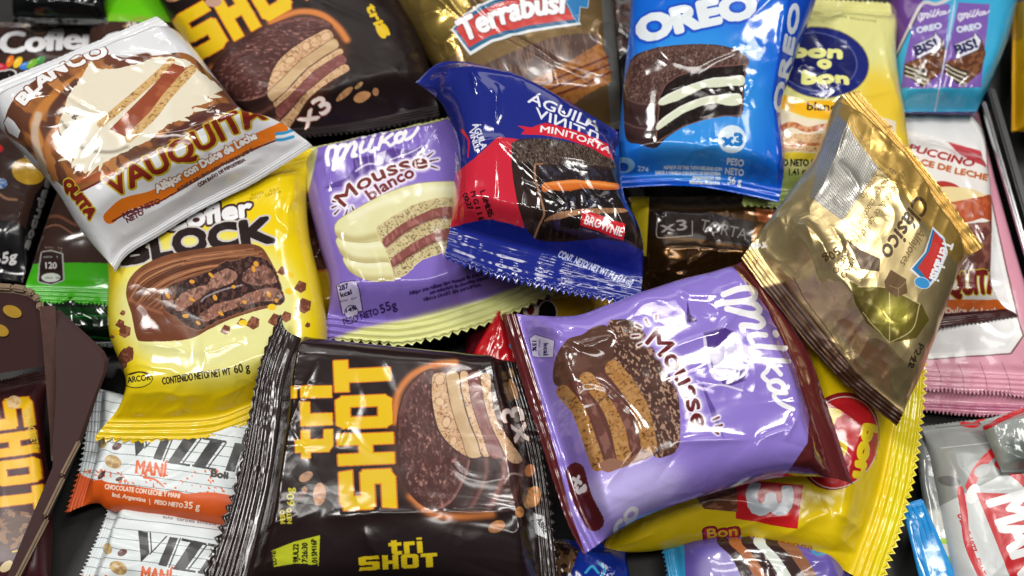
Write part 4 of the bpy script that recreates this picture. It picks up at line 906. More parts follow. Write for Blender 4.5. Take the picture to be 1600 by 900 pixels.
a.ell(216, 594, 22, 12, (240, 220, 40), rot=-6, out=(1.6, (60, 52, 20))); a.text('ARCOR', (200, 599), (236, 594), 9, (50, 44, 18), bold=.6); a.line([(202, 586), (220, 582), (236, 588)], 2, (60, 52, 20))
a.text('CONTENIDO NETO/ NET WT', (255, 602), (361, 586), 11, (58, 50, 30), bold=.2); a.text('60 g', (367, 584), (391, 580), 13, (58, 50, 30), bold=.3)
scribble(a, (390, 312), (440, 302), 6, (150, 120, 20), 12); scribble(a, (392, 306), (438, 297), 6, (150, 120, 20), 10)
pack('snack_wrapper', 'yellow chocolate bar wrapper with broken nut bar print and large black letters', 'wrapper', pk, a)

pk = wrapper([(1085, 545), (1010, 700), (938, 860)], [(1456, 540), (1449, 650), (1426, 790), (1382, 925)], [(1085, 545), (1290, 515), (1456, 540)], [(938, 860), (1010, 862), (1130, 845), (1205, 850), (1290, 878), (1382, 925)], (13, 9, 16, 12), H=13, depth=7, cs=(.02, .13), ta=(.12, .2), sa=(.16, .14), res=170, seed=46, wr=1.3, teeth=(20, 34), ribs=5, crimp=.5,
             creases=[(1100, 780, 1210, 800, 1.4, 2.0), (1210, 850, 1300, 800, 2.0, 2.4), (1300, 800, 1350, 835, 1.6, 2.2), (1130, 835, 1240, 805, 1.4, 2.0), (1260, 860, 1340, 870, -1.4, 2.4)])
a = Art(pk, (242, 210, 16)); a.poly([(1360, 520), (1480, 520), (1480, 940), (1350, 940), (1385, 800), (1400, 650)], (236, 218, 20))
a.ell(1310, 690, 62, 78, (150, 26, 34), rot=20); a.ell(1312, 692, 58, 72, (206, 34, 40), rot=20, out=(2, (230, 210, 200))); a.ell(1314, 690, 48, 60, (190, 26, 36), rot=20)
a.text('bon', (1350, 665), (1334, 745), 20, (240, 214, 40), bold=3.6); a.text('o', (1310, 690), (1306, 712), 18, (240, 214, 40), bold=3.2); a.text('bon', (1292, 640), (1272, 730), 20, (240, 214, 40), bold=3.6)
a.poly([(1150, 748), (1255, 758), (1245, 828), (1150, 810)], (220, 30, 36)); a.text('3', (1172, 757), (1170, 802), 64, (226, 236, 244), bold=4.0)
a.poly([(1080, 765), (1150, 740), (1152, 800), (1100, 795)], (110, 66, 44), tex=[(12, 5, .45, .65, (160, 110, 80), .9)])
a.text('mousse', (1200, 745), (1228, 730), 12, (40, 24, 30), bold=.8)
a.text('Bon', (1104, 842), (1152, 836), 15, (190, 40, 60), bold=2.6, out=(2.0, (120, 24, 40))); a.text('Bon', (1106, 841), (1152, 836), 14, (236, 204, 30), bold=.6); scribble(a, (1165, 842), (1270, 858), 7, (180, 60, 60), 14)
scribble(a, (1374, 640), (1366, 720), 5, (200, 150, 20), 16)
pack('snack_wrapper', 'yellow multipack wrapper with a red disc and zigzag seal, under the purple chocolate wrapper', 'wrapper', pk, a, rough=.22, coat=.2)

# ------------------------------------------------------------------ top layer
pk = wrapper([(992, -70), (1300, -70)], [(967, 292), (1060, 289), (1130, 296), (1218, 315)], [(992, -70), (984, 30), (974, 130), (966, 230), (967, 292)], [(1300, -70), (1276, 0), (1240, 100), (1220, 175), (1226, 250), (1218, 315)], (46, 46, 28, 28), H=13, cs=(.03, .05), ta=(.2, .2), sa=(.1, .1), res=180, seed=51, tooth=(.3, .2), wr=.8, teeth=(30, 30), ribs=2, crimp=.25,
             creases=[(1228, 0, 1212, 160, 1.5, 2.0), (1212, 160, 1216, 300, 1.5, 2.0), (1085, 235, 1130, 225, 1.0, 1.4), (1160, 160, 1178, 128, .9, 1.4), (1240, 60, 1215, 170, -1.2, 2.2), (985, 60, 1010, 120, .8, 1.6), (978, 150, 1000, 200, .9, 1.4), (975, 240, 1020, 222, .9, 1.4)])
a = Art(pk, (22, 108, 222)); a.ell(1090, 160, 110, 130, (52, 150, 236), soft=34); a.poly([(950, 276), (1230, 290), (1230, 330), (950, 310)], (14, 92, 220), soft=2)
a.poly([(1236, -80), (1228, 20), (1214, 90), (1206, 150), (1212, 210), (1216, 320), (1250, 330), (1330, -80)], (18, 76, 196), soft=2)
def oreo_word(p0, p1, h, arc=None, b=3.6):
    a.text('OREO', p0, p1, h, (30, 84, 200), bold=b + 5, arc=arc, soft=1); a.text('OREO', p0, p1, h, (232, 240, 246), bold=b, arc=arc)
oreo_word((1004, 66), (1180, 26), 36, (1090, 42), 5.0); a.text('OREO', (1222, 178), (1250, 10), 15, (206, 216, 230), bold=1.8, shear=.2)
O7 = lambda q: Z(937, 0, 2.885, q)
OC = O7([(130, 300), (150, 260), (220, 225), (330, 205), (450, 200), (560, 210), (640, 240), (670, 270), (668, 300), (655, 360), (650, 430), (638, 522), (560, 520), (470, 540), (380, 572), (300, 622), (250, 667), (180, 652), (120, 627), (108, 500), (106, 400)])
a.poly(OC, (64, 43, 41), smooth=True); a.clip(OC)
a.poly(O7([(100, 400), (130, 290), (220, 215), (450, 190), (680, 240), (680, 300), (500, 305), (350, 340), (280, 400), (262, 470), (180, 470), (110, 440)]), (76, 52, 48), soft=2, tex=[(9, 5, .5, .66, (112, 84, 76), .6), (3, 2, .62, .68, (150, 122, 110), .7)])
for y, c in ((455, (108, 80, 74)), (565, (104, 78, 72))): a.line(O7([(106, y - 15), (170, y + 10), (268, y + 22)]), 2.6, c, soft=1)
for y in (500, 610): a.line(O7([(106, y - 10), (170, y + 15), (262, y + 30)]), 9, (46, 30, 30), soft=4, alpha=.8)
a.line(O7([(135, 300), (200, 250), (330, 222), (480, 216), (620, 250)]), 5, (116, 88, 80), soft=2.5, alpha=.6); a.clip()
OF = O7([(270, 440), (300, 382), (350, 346), (430, 320), (520, 305), (600, 300), (662, 295), (652, 340), (642, 430), (632, 518), (560, 518), (470, 535), (380, 565), (310, 605), (256, 640), (262, 560), (270, 490)])
a.poly(OF, (26, 18, 18), out=(1.8, (124, 84, 78)), tex=[(6, 4, .5, .65, (44, 32, 30), .8)])
for q in ([(268, 452), (320, 418), (400, 384), (500, 354), (580, 348), (645, 344), (648, 384), (590, 388), (530, 394), (470, 398), (400, 430), (340, 458), (275, 474)], [(258, 560), (300, 520), (380, 470), (460, 440), (540, 428), (630, 424), (632, 470), (570, 474), (520, 465), (450, 480), (380, 510), (310, 555), (262, 586)]):
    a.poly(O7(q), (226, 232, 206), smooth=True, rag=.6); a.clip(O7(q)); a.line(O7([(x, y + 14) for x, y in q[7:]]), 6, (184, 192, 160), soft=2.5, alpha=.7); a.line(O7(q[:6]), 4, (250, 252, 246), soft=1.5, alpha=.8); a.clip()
a.ell(1144, 217, 22, 22, (216, 234, 246)); a.text('x3', (1130, 227), (1160, 226), 18, (24, 120, 200), bold=2.2)
a.text('PESO', (1136, 257), (1162, 259), 10, (236, 242, 250), bold=.3); a.text('NETO', (1133, 272), (1162, 274), 10, (236, 242, 250), bold=.3); a.text('56 g', (1137, 286), (1158, 288), 10, (236, 242, 250), bold=.3)
a.text('ALFAJOR DE TRES TAPAS RELLENO CON', (1037, 264), (1128, 266), 5, (226, 236, 250), bold=.2); a.text('SABOR A VAINILLA CON BAÑO DE REPOSTERIA', (1024, 272), (1126, 274), 5, (226, 236, 250), bold=.2); a.text('SEMIAMARGO 38%', (1082, 280), (1126, 281), 4.5, (226, 236, 250), bold=.2); a.text('INDUSTRIA ARGENTINA', (1078, 286), (1125, 288), 4.5, (226, 236, 250), bold=.2)
a.ell(975, 258, 17, 12, (140, 190, 240)); a.ell(974, 261, 8, 7, (30, 80, 190)); a.text('274', (996, 267), (1013, 268), 7, (190, 216, 246), bold=.2); a.line([(1010, 245), (1020, 280)], .8, (60, 130, 230))
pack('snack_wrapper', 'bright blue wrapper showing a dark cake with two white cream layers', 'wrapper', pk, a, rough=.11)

pk = wrapper([(650, 128), (692, 97), (760, 104), (850, 138), (966, 206)], [(694, 402), (762, 430), (870, 456), (1000, 481)], [(650, 128), (690, 162), (708, 220), (708, 320), (694, 402)], [(966, 206), (974, 310), (1004, 385), (1000, 481)], (44, 42, 46, 44), H=15, depth=7, cs=(.0, .16), ta=(.16, .12), sa=(.24, .12), res=190, seed=52, wr=1.0, teeth=(20, 30), ribs=4, crimp=.4,
             creases=[(775, 218, 890, 325, 1.5, 1.3), (890, 325, 848, 363, 1.3, 1.2), (760, 350, 835, 365, 1.4, 1.6), (700, 110, 692, 150, 1.6, 1.4), (735, 110, 742, 150, 1.2, 1.2), (776, 130, 772, 200, 1.0, 1.5), (708, 280, 790, 215, 1.2, 2.0), (720, 330, 760, 345, 1.2, 1.4), (808, 280, 880, 322, 1.1, 1.1), (905, 335, 960, 300, .7, 1.2), (730, 400, 860, 440, 1.2, 1.6)])
a = Art(pk, (30, 42, 130))
a.poly([(690, 352), (760, 342), (800, 356), (860, 374), (1010, 400), (1020, 500), (690, 480)], (24, 38, 134))
a.text('ÁGUILA', (824, 160), (934, 205), 15, (232, 234, 244), bold=.5); a.text('VIИITЛ', (836, 183), (934, 224), 14, (232, 234, 244), bold=.4, shear=-.3)
a.text('ÁGUILA', (738, 196), (752, 236), 10, (226, 228, 240), bold=.5); a.text('VINLL', (732, 205), (742, 238), 8, (226, 228, 240), bold=.4); a.line([(722, 205), (732, 222), (731, 248)], 4.5, (206, 36, 56), taper=2)
a.poly([(700, 356), (706, 320), (708, 276), (740, 250), (778, 216), (800, 217), (824, 221), (800, 236), (799, 255), (806, 300), (816, 340), (819, 360), (795, 353), (760, 344)], (206, 40, 62))
A5 = lambda q: Z(650, 200, 4.0, q)
AC = A5([(596, 120), (610, 90), (680, 70), (800, 70), (950, 90), (1100, 130), (1210, 190), (1260, 230), (1270, 330), (1290, 470), (1330, 540), (1400, 640), (1420, 760), (1300, 720), (1150, 700), (950, 716), (800, 712), (740, 690), (690, 640), (650, 540), (620, 400), (600, 260)])
a.poly(AC, (50, 36, 33), smooth=True, tex=[(14, 10, .42, .66, (38, 27, 26), .8)]); a.clip(AC)
a.poly(A5([(590, 180), (600, 90), (800, 60), (1100, 120), (1270, 225), (1262, 262), (1150, 240), (1000, 236), (860, 232), (740, 228), (650, 236)]), (78, 64, 57), soft=1, tex=[(4, 2.4, .5, .58, (42, 32, 30), .9), (2.5, 1.6, .62, .68, (134, 116, 104), .8)])
a.poly(A5([(760, 245), (1000, 240), (1258, 270), (1262, 345), (1000, 340), (790, 355)]), (36, 28, 30), soft=2, tex=[(8, 6, .5, .66, (56, 56, 76), .7)])
a.poly(A5([(800, 400), (1000, 385), (1262, 390), (1290, 500), (1050, 510), (900, 520), (800, 560)]), (34, 26, 27), soft=2, tex=[(5, 4, .5, .6, (22, 17, 18), .9), (10, 8, .58, .68, (70, 74, 104), .7)])
a.poly(A5([(780, 600), (900, 560), (1100, 560), (1300, 600), (1400, 720), (1000, 716), (760, 706)]), (34, 24, 23), soft=2, tex=[(5, 4, .5, .6, (20, 15, 15), .9)])
CA = A5([(785, 372), (830, 345), (940, 330), (1060, 332), (1180, 338), (1262, 350), (1268, 385), (1180, 392), (1080, 384), (960, 398), (860, 400), (800, 412)])
a.poly(CA, (212, 112, 44), smooth=True, rag=.8); a.clip(CA); a.line(A5([(800, 365), (940, 342), (1060, 346), (1250, 364)]), 4, (246, 168, 100), soft=1.5, alpha=.8); a.line(A5([(800, 408), (960, 396), (1100, 384), (1260, 390)]), 4, (150, 70, 28), soft=2, alpha=.7); a.clip()
a.poly(A5([(800, 590), (840, 560), (960, 525), (1100, 512), (1290, 506), (1310, 530), (1120, 545), (980, 556), (880, 584)]), (150, 106, 78), smooth=True, tex=[(14, 4, .42, .66, (196, 150, 112), .7)])
a.line(A5([(744, 232), (740, 300), (758, 380), (786, 470), (800, 545), (770, 610), (740, 690)]), 3.2, (160, 116, 88)); a.line(A5([(744, 232), (790, 228)]), 2.4, (150, 106, 80)); a.clip()
a.poly([(808, 197), (830, 200), (852, 193), (905, 206), (950, 224), (960, 252), (925, 232), (880, 218), (846, 212), (814, 211), (820, 204)], (206, 36, 56)); a.text('MINITORTA', (844, 207), (952, 240), 9.5, (244, 240, 244), bold=.6, arc=(900, 219))
a.poly([(909, 329), (977, 352), (974, 378), (906, 354)], (206, 32, 44)); a.text('BROWNIE', (912, 351), (971, 371), 13, (244, 240, 240), bold=.7)
a.text('CONT. NETO/ NET WT 74 g (2.6 oz)', (871, 401), (986, 446), 10, (206, 214, 236), bold=.1, shear=.15)
a.text('L 0MI:05', (750, 300), (764, 342), 8, (60, 14, 24), bold=.6); a.text('M G 1 1 I', (735, 302), (748, 345), 8, (60, 14, 24), bold=.6); a.text('00:27', (722, 306), (732, 332), 8, (60, 14, 24), bold=.6)
pack('snack_wrapper', 'navy blue and red brownie cake wrapper in the middle of the heap', 'wrapper', pk, a, rough=.1)

pk = wrapper([(-18, 130), (110, 78), (243, 22)], [(178, 424), (198, 396), (250, 364), (300, 333), (350, 307), (400, 281), (488, 226)], [(-18, 130), (-10, 185), (30, 235), (85, 295), (128, 362), (181, 422)], [(243, 22), (300, 75), (350, 140), (388, 182), (440, 194), (488, 226)], (52, 56, 42, 42), H=18, depth=7, cs=(.07, .03), ta=(.12, .12), sa=(.1, .2), res=190, seed=53, sharp=(0, 1), tooth=(.15, .1), wr=1.0, teeth=(30, 20), ribs=3, crimp=.25,
             creases=[(165, 85, 300, 100, 1.2, 1.8), (160, 262, 110, 318, 1.4, 1.2), (200, 215, 340, 190, .6, 2.0), (40, 210, 90, 290, 1.0, 1.4), (320, 175, 380, 165, 1.0, 1.6), (205, 352, 420, 235, 1.4, 2.0)])
a = Art(pk, (228, 230, 234))
a.poly([(8, 205), (18, 160), (60, 122), (100, 100), (165, 86), (200, 92), (240, 88), (292, 84), (332, 120), (376, 165), (395, 186), (320, 215), (210, 272), (128, 300), (90, 285), (40, 232)], (160, 102, 58), smooth=True, tex=[(60, 22, .46, .6, (96, 60, 46), .9), (50, 18, .62, .7, (206, 140, 80), .8)])
for p_, w_, c in (([(62, 225), (55, 190), (85, 150), (130, 120)], 16, (196, 128, 62)), ([(80, 205), (85, 170), (120, 130)], 14, (92, 58, 48)), ([(70, 270), (55, 215), (60, 180)], 12, (206, 180, 156)), ([(85, 280), (75, 225), (95, 195)], 10, (186, 120, 66)), ([(170, 95), (200, 98), (230, 90)], 14, (110, 66, 50)), ([(120, 285), (200, 265), (250, 240)], 10, (186, 104, 66)), ([(300, 190), (340, 172), (372, 168)], 16, (96, 58, 48)), ([(250, 222), (290, 200), (320, 185)], 10, (84, 46, 42))): a.line(p_, w_, c, soft=1.5)
a.poly([(98, 180), (108, 150), (130, 118), (143, 96), (156, 108), (200, 104), (250, 90), (292, 94), (316, 115), (347, 140), (325, 150), (332, 158), (302, 168), (300, 180), (262, 196), (240, 216), (200, 236), (172, 250), (150, 262), (134, 272), (126, 258), (112, 264), (116, 246), (98, 240), (104, 224), (92, 202)], (234, 226, 204), smooth=True, rag=1.6, tex=[(60, 40, .4, .7, (242, 238, 222), .6)])
for p_ in ([(150, 258), (138, 278)], [(128, 256), (116, 272)], [(110, 246), (92, 252)], [(330, 150), (346, 152)], [(306, 172), (322, 172)], [(284, 186), (296, 190)], [(160, 250), (156, 268)]): a.line(p_, 8, (234, 226, 204), taper=2)
a.line([(95, 190), (108, 205), (122, 218), (128, 232), (150, 238), (178, 238), (200, 230)], 4, (150, 140, 124), soft=2.5)
a.line([(158, 195), (210, 150), (268, 98)], 12, (214, 174, 112), tex=CRUMB); a.poly([(172, 203), (226, 148), (270, 100), (294, 106), (262, 150), (232, 188), (200, 216)], (152, 76, 50), tex=[(16, 16, .45, .7, (176, 98, 68), .8)])
a.line([(202, 217), (238, 182), (262, 150), (300, 108)], 14, (212, 172, 108), tex=CRUMB)
a.text('BLANCO', (38, 164), (168, 88), 16, (244, 244, 244), bold=2.0, arc=(92, 118), out=(1.8, (120, 60, 44)))
a.text('5 g', (102, 176), (120, 186), 9, (90, 84, 76), bold=.2)
a.poly([(100, 312), (128, 298), (222, 248), (316, 198), (378, 162), (400, 172), (446, 192), (500, 224), (180, 440), (90, 340)], (232, 234, 238))
a.line([(122, 302), (222, 250), (316, 200), (378, 164), (392, 170)], 3.2, (112, 44, 42))
a.text('VAUQUITA', (176, 309), (416, 186), 33, (128, 40, 26), bold=1.7, out=(2.2, (196, 176, 44)))
a.line([(172, 340), (196, 320), (240, 308), (282, 285), (332, 256), (382, 228), (440, 202)], 21, (232, 124, 34)); a.line([(176, 346), (204, 332), (246, 318), (290, 294), (338, 266), (388, 238), (450, 212)], 2.8, (112, 44, 42))
a.text('Alfajor con Dulce de Leche', (246, 302), (402, 216), 11.5, (250, 248, 244), bold=1.0, arc=(326, 258), out=(.8, (150, 80, 40)))
a.text('ALFAJOR RELLENO CON DULCE DE LECHE', (278, 300), (396, 236), 5, (96, 70, 66), bold=.3); a.text('CON BAÑO DE REPOSTERIA', (312, 294), (384, 252), 5, (96, 70, 66), bold=.3)
a.text('PESO NETO', (194, 342), (252, 318), 8, (110, 50, 60), bold=.6); a.text('NETO', (200, 349), (226, 336), 8, (110, 50, 60), bold=.6)
for k, c in ((0, (60, 160, 214)), (1, (240, 242, 246)), (2, (60, 160, 214))): a.line([(432 + k * .6, 209 + k * 5), (444, 208 + k * 5), (456 + k, 204 + k * 5)], 5, c)
a.poly([(6, 192), (12, 182), (22, 190), (32, 205), (28, 216), (14, 208)], (238, 240, 244), out=(1.5, (100, 50, 40)))
a.text('QUITA', (98, 288), (140, 342), 14, (128, 40, 26), bold=2, out=(2, (206, 186, 60)))
pack('snack_wrapper', 'white caramel wrapper with big brown letters and an orange band, on top of the heap', 'wrapper', pk, a, rough=.12)

pk = wrapper([(436, 484), (404, 560), (386, 640), (358, 760), (306, 915)], [(812, 565), (850, 690), (868, 800), (884, 940)], [(436, 484), (466, 526), (640, 549), (812, 565)], [(306, 915), (440, 912), (580, 905), (720, 915), (884, 940)], (44, 40, 36, 33), H=15, depth=7, cs=(.13, .06), ta=(.08, .3), sa=(.07, .1), res=200, seed=54, wr=.7, teeth=(26, 26), ribs=5, crimp=.45,
             creases=[(500, 812, 690, 800, 1.4, 2.0), (690, 800, 800, 803, 1.4, 2.0), (440, 700, 500, 560, .9, 1.6), (560, 825, 600, 880, 1.0, 2.0), (545, 660, 530, 700, .8, 1.5), (800, 840, 845, 800, 1.2, 1.4)])
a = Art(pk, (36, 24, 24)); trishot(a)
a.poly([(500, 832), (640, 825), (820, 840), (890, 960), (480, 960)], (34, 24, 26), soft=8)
a.poly([(424, 860), (460, 846), (500, 836), (498, 884), (464, 880), (428, 886)], (198, 206, 46)); a.text('19JUL22', (466, 882), (466, 850), 8, (30, 30, 20), bold=.4); a.text('17:26:30', (480, 882), (480, 848), 8, (30, 30, 20), bold=.5); a.text('L015M16P', (496, 883), (494, 842), 8, (30, 30, 20), bold=.5); a.text('LOTE:', (432, 882), (430, 860), 6, (60, 60, 24), bold=.3)
a.glyph(TRI, (608, 868), (662, 864), 24, (226, 198, 30)); a.glyph(SHOT, (561, 892), (684, 886), 22, (226, 198, 30))
a.poly([(833, 800), (851, 806), (855, 842), (836, 832)], (206, 208, 210)); a.text('ABRE', (838, 812), (850, 834), 8, (60, 60, 60), bold=.6)
pack('snack_wrapper', 'dark brown triple cake wrapper lying in front, yellow letters running upward', 'wrapper', pk, a, group='brown triple cake wrappers', rough=.19, coat=.2, crumple=.7)

pk = wrapper([(1346, 138), (1440, 248), (1541, 382)], [(1160, 401), (1212, 470), (1312, 588), (1404, 664)], [(1346, 138), (1306, 158), (1276, 240), (1226, 310), (1160, 401)], [(1541, 382), (1498, 420), (1452, 540), (1404, 664)], (46, 36, 48, 36), H=17, depth=7, cs=(.1, .07), ta=(.34, .16), sa=(.1, .22), res=200, seed=55, tooth=(.5, .1), wr=1.0, teeth=(26, 22), ribs=4, crimp=.7, nrand=10, low=.7,
             creases=[(1252, 345, 1300, 420, 1.8, 2.2), (1252, 345, 1268, 400, 1.6, 2.0), (1330, 175, 1300, 240, 1.4, 1.6), (1165, 402, 1270, 440, 2.0, 2.4), (1310, 250, 1345, 300, 1.2, 3.0), (1380, 540, 1400, 640, 1.6, 2.0), (1340, 520, 1380, 560, 1.4, 2.0), (1290, 340, 1330, 420, .9, 3.0), (1498, 400, 1470, 520, 1.0, 2.0), (1318, 176, 1262, 330, 1.6, 1.6), (1300, 420, 1390, 540, 1.5, 1.8), (1272, 440, 1370, 590, -1.3, 2.4), (1345, 300, 1420, 260, .8, 2.0), (1240, 360, 1290, 470, 1.3, 1.2)])
GOLD = (214, 192, 140)
a = Art(pk, GOLD, metal=.8)
a.poly([(1330, 130), (1372, 150), (1560, 380), (1500, 420), (1310, 180)], (196, 160, 84), metal=.6)
a.poly([(1308, 178), (1372, 262), (1316, 344), (1266, 308), (1286, 220)], (190, 188, 180), metal=.8)
random.seed(2)
for k in range(26): a.line([(1268 + k * 2.4, 308 - k * 5.0), (1318 + k * 2.2, 344 - k * 3.2)], .8, (120, 118, 112)); a.line([(1268 + k * 2, 308 + k * 1.45), (1308 + k * 2.6, 180 + k * 3.3)], .8, (120, 118, 112))
a.poly([(1190, 450), (1226, 440), (1286, 515), (1336, 578), (1420, 655), (1400, 700), (1300, 610), (1190, 480)], (62, 38, 24), metal=.2, soft=2)
for k in range(4): a.line([(1236 - k * 8, 436 + k * 8), (1330 - k * 9, 566 + k * 7)], 1.6, (120, 84, 50), metal=.3)
DK = (74, 54, 26)
a.text('Clásico', (1434, 302), (1376, 392), 26, DK, bold=.8, shear=.25); a.text('Alfajores', (1436, 356), (1406, 410), 13, (110, 84, 40), shear=.25)
for k, (q0, q1) in enumerate((((1410, 268), (1340, 370)), ((1392, 262), (1340, 345)), ((1374, 258), (1344, 305)))): a.text(('relleno de dulce de leche', 'El Baño con chocolate', 'le agregado')[k], q0, q1, 11, (112, 88, 46), shear=.25)
a.poly([(1457, 354), (1476, 372), (1481, 396), (1466, 432), (1452, 449), (1421, 421), (1444, 394)], (226, 230, 236), metal=.1); a.poly([(1457, 358), (1473, 374), (1478, 396), (1463, 430), (1451, 444), (1425, 420), (1447, 394)], (40, 120, 176), metal=.1); a.poly([(1460, 362), (1473, 376), (1475, 394), (1460, 428), (1450, 438), (1434, 418), (1452, 392)], (204, 54, 48), metal=.1)
a.text('Terrabusi', (1474, 376), (1452, 434), 17, (244, 246, 250), bold=1.2, metal=.05); a.ell(1441, 442, 12, 8, (60, 150, 214), rot=20, metal=.1, out=(1.2, (220, 230, 236)))
a.poly([(1326, 440), (1345, 448), (1388, 449), (1410, 462), (1440, 474), (1452, 500), (1432, 528), (1388, 537), (1352, 506), (1334, 474)], (104, 92, 36), metal=.4)
a.ell(1395, 490, 30, 26, (166, 158, 62), soft=12, metal=.4)
for p_ in ([(1388, 537), (1390, 490), (1390, 450)], [(1388, 537), (1425, 515), (1437, 476)], [(1388, 537), (1362, 510), (1346, 490)]): a.line(p_, 1.8, (206, 190, 130), metal=.3)
a.line([(1340, 448), (1388, 450), (1438, 475)], 2, (206, 190, 130), metal=.3)
a.poly([(1382, 440), (1392, 421), (1416, 436), (1418, 458), (1400, 464), (1384, 452)], (104, 78, 46), metal=.2); a.line([(1390, 446), (1404, 450), (1416, 440)], 1.3, (150, 122, 80)); a.line([(1404, 450), (1404, 463)], 1.3, (150, 122, 80))
a.poly([(1322, 374), (1345, 390), (1376, 404), (1374, 424), (1345, 420), (1334, 396)], (82, 60, 32), metal=.2)
a.text('50g', (1306, 386), (1284, 404), 12, DK, bold=.3); a.text('NETO', (1318, 394), (1300, 424), 9, DK); a.text('PESO', (1330, 402), (1312, 432), 9, DK)
a.text('P241', (1436, 536), (1420, 568), 9, (50, 40, 24), bold=.6); a.text('22', (1424, 556), (1418, 574), 9, (50, 40, 24), bold=.6)
a.text('Terr', (1196, 378), (1170, 384), 8, (226, 226, 222), bold=1, metal=0)
pack('snack_wrapper', 'crumpled pale gold foil wrapper with ribbed seal, standing tilted on the heap', 'wrapper', pk, a, rough=.29, coat=.0, crumple=2.3)

pk = wrapper([(784, 486), (815, 590), (850, 700), (884, 805), (913, 864)], [(1192, 393), (1252, 500), (1302, 630), (1340, 750)], [(784, 486), (880, 500), (950, 480), (1050, 445), (1125, 424), (1192, 393)], [(913, 864), (1010, 806), (1130, 766), (1230, 744), (1340, 750)], (50, 46, 44, 42), H=15, depth=8, cs=(.06, .08), ta=(.14, .16), sa=(.1, .13), res=210, seed=56, low=.6, droop=(3, 5.5), tooth=(.2, .1), wr=.9, teeth=(26, 26), ribs=3, crimp=(.3, .0),
             creases=[(1020, 555, 1120, 520, 1.0, 2.4), (1050, 690, 1180, 690, 1.5, 1.8), (1180, 690, 1235, 670, 1.0, 1.6), (900, 545, 960, 525, 1.0, 1.6), (860, 600, 890, 540, 1.0, 1.4), (892, 720, 912, 780, .9, 1.0), (1190, 450, 1100, 540, 1.0, 3.0), (905, 730, 880, 640, .8, 1.4), (1225, 690, 1250, 640, 1.2, 1.4), (830, 510, 880, 520, 1.2, 1.8)])
a = Art(pk, (94, 34, 36))
PU = (146, 124, 212)
a.poly([(804, 480), (880, 480), (950, 460), (1050, 425), (1134, 405), (1196, 478), (1241, 570), (1265, 650), (1262, 692), (1236, 730), (1190, 780), (1000, 850), (925, 890), (893, 800), (866, 700), (838, 595)], PU)
a.ell(985, 765, 90, 44, (196, 184, 244), soft=20, rot=-16); a.ell(905, 640, 40, 80, (160, 140, 220), soft=16, rot=-20)  # first ellipse paints a pale sheen into the purple film
CH = (84, 54, 46)
a.poly([(950, 507), (964, 500), (988, 502), (1006, 520), (1024, 552), (1042, 580), (1056, 602), (1061, 632), (1063, 668), (1060, 698), (1046, 711), (1018, 709), (985, 640), (950, 570)], CH, smooth=True, tex=[(20, 20, .4, .6, (66, 42, 36), .6), (2.6, 5.5, .57, .64, (186, 150, 126), .9)])
a.poly([(864, 594), (868, 560), (885, 532), (910, 523), (926, 512), (946, 509), (960, 526), (957, 560), (946, 578), (925, 588), (905, 594), (876, 604)], (88, 58, 48), smooth=True, tex=[(30, 20, .45, .7, (112, 78, 66), .7)])
a.poly([(872, 604), (905, 594), (946, 578), (960, 570), (985, 600), (1004, 640), (1016, 690), (1012, 706), (985, 722), (948, 736), (925, 724), (912, 690), (896, 640)], (96, 58, 50), smooth=True)
CR2 = [(2.8, 2.8, .58, .7, (84, 54, 30), .85), (8, 8, .4, .65, (196, 150, 96), .6)]
for p_, w_ in (([(880, 612), (904, 642), (918, 680), (934, 726)], 22), ([(917, 592), (946, 626), (964, 666), (974, 712)], 23), ([(958, 576), (986, 612), (1004, 650), (1014, 696)], 26)): a.line(p_, w_, (172, 122, 68), tex=CR2)
for p_ in ([(902, 602), (926, 640), (942, 680), (956, 722)], [(938, 590), (966, 630), (984, 668), (996, 708)]): a.line(p_, 14, (104, 64, 56), tex=[(7, 12, .5, .68, (146, 102, 92), .7)])
a.poly([(936, 726), (955, 716), (978, 722), (990, 712), (1010, 704), (1020, 712), (990, 724), (970, 732), (948, 738)], (146, 104, 86), smooth=True)
a.poly([(1098, 520), (1126, 514), (1146, 520), (1160, 566), (1164, 596), (1134, 604), (1112, 582), (1104, 555)], (84, 58, 140), rag=3); a.poly([(1074, 470), (1078, 492), (1090, 502), (1072, 506)], (70, 40, 110)); a.poly([(1092, 590), (1118, 640), (1132, 690), (1112, 650)], (96, 72, 156)); a.line([(1100, 530), (1106, 560), (1118, 592), (1150, 586)], 5, (220, 212, 240)); a.line([(1106, 606), (1128, 602), (1160, 610)], 3, (220, 212, 240))
milka(a, two_point((470, 280), (1000, 70), (1112, 472), (1214, 640), 1.25), 9.6, (246, 246, 250))
a.text('Mousse', (1008, 536), (1082, 672), 29, (104, 32, 38), bold=1.2, arc=(1056, 594), out=[(5, (206, 190, 244), 2.5), (2.4, (246, 242, 252))])
rays(a, [(994, 508, 1002, 512), (1009, 500, 1013, 508), (1025, 494, 1025, 500), (988, 526, 998, 525), (997, 540, 1003, 537), (1123, 652, 1114, 656), (1128, 664, 1118, 666), (1122, 678, 1116, 674)], (104, 32, 38), 4)
a.line([(899, 738), (908, 772), (918, 795), (929, 815)], 30, (92, 32, 36)); a.text('x3', (895, 746), (903, 772), 14, (246, 240, 244), bold=1.3)
a.poly([(828, 528), (836, 522), (866, 532), (864, 558), (832, 556)], (206, 200, 234), out=(1.2, (60, 44, 110))); a.text('15%', (832, 532), (832, 548), 6, (50, 36, 96), bold=.3); a.text('kcal', (850, 536), (850, 554), 6, (50, 36, 96), bold=.3); scribble(a, (842, 530), (841, 556), 4, (50, 36, 96), 10); scribble(a, (819, 528), (822, 560), 5, (60, 44, 110), 9)
a.text('CO', (968, 838), (1000, 800), 16, (236, 236, 246), bold=2)
pack('snack_wrapper', 'purple chocolate cake wrapper with brown seals, its film glaring white, in front', 'wrapper', pk, a, rough=.1)
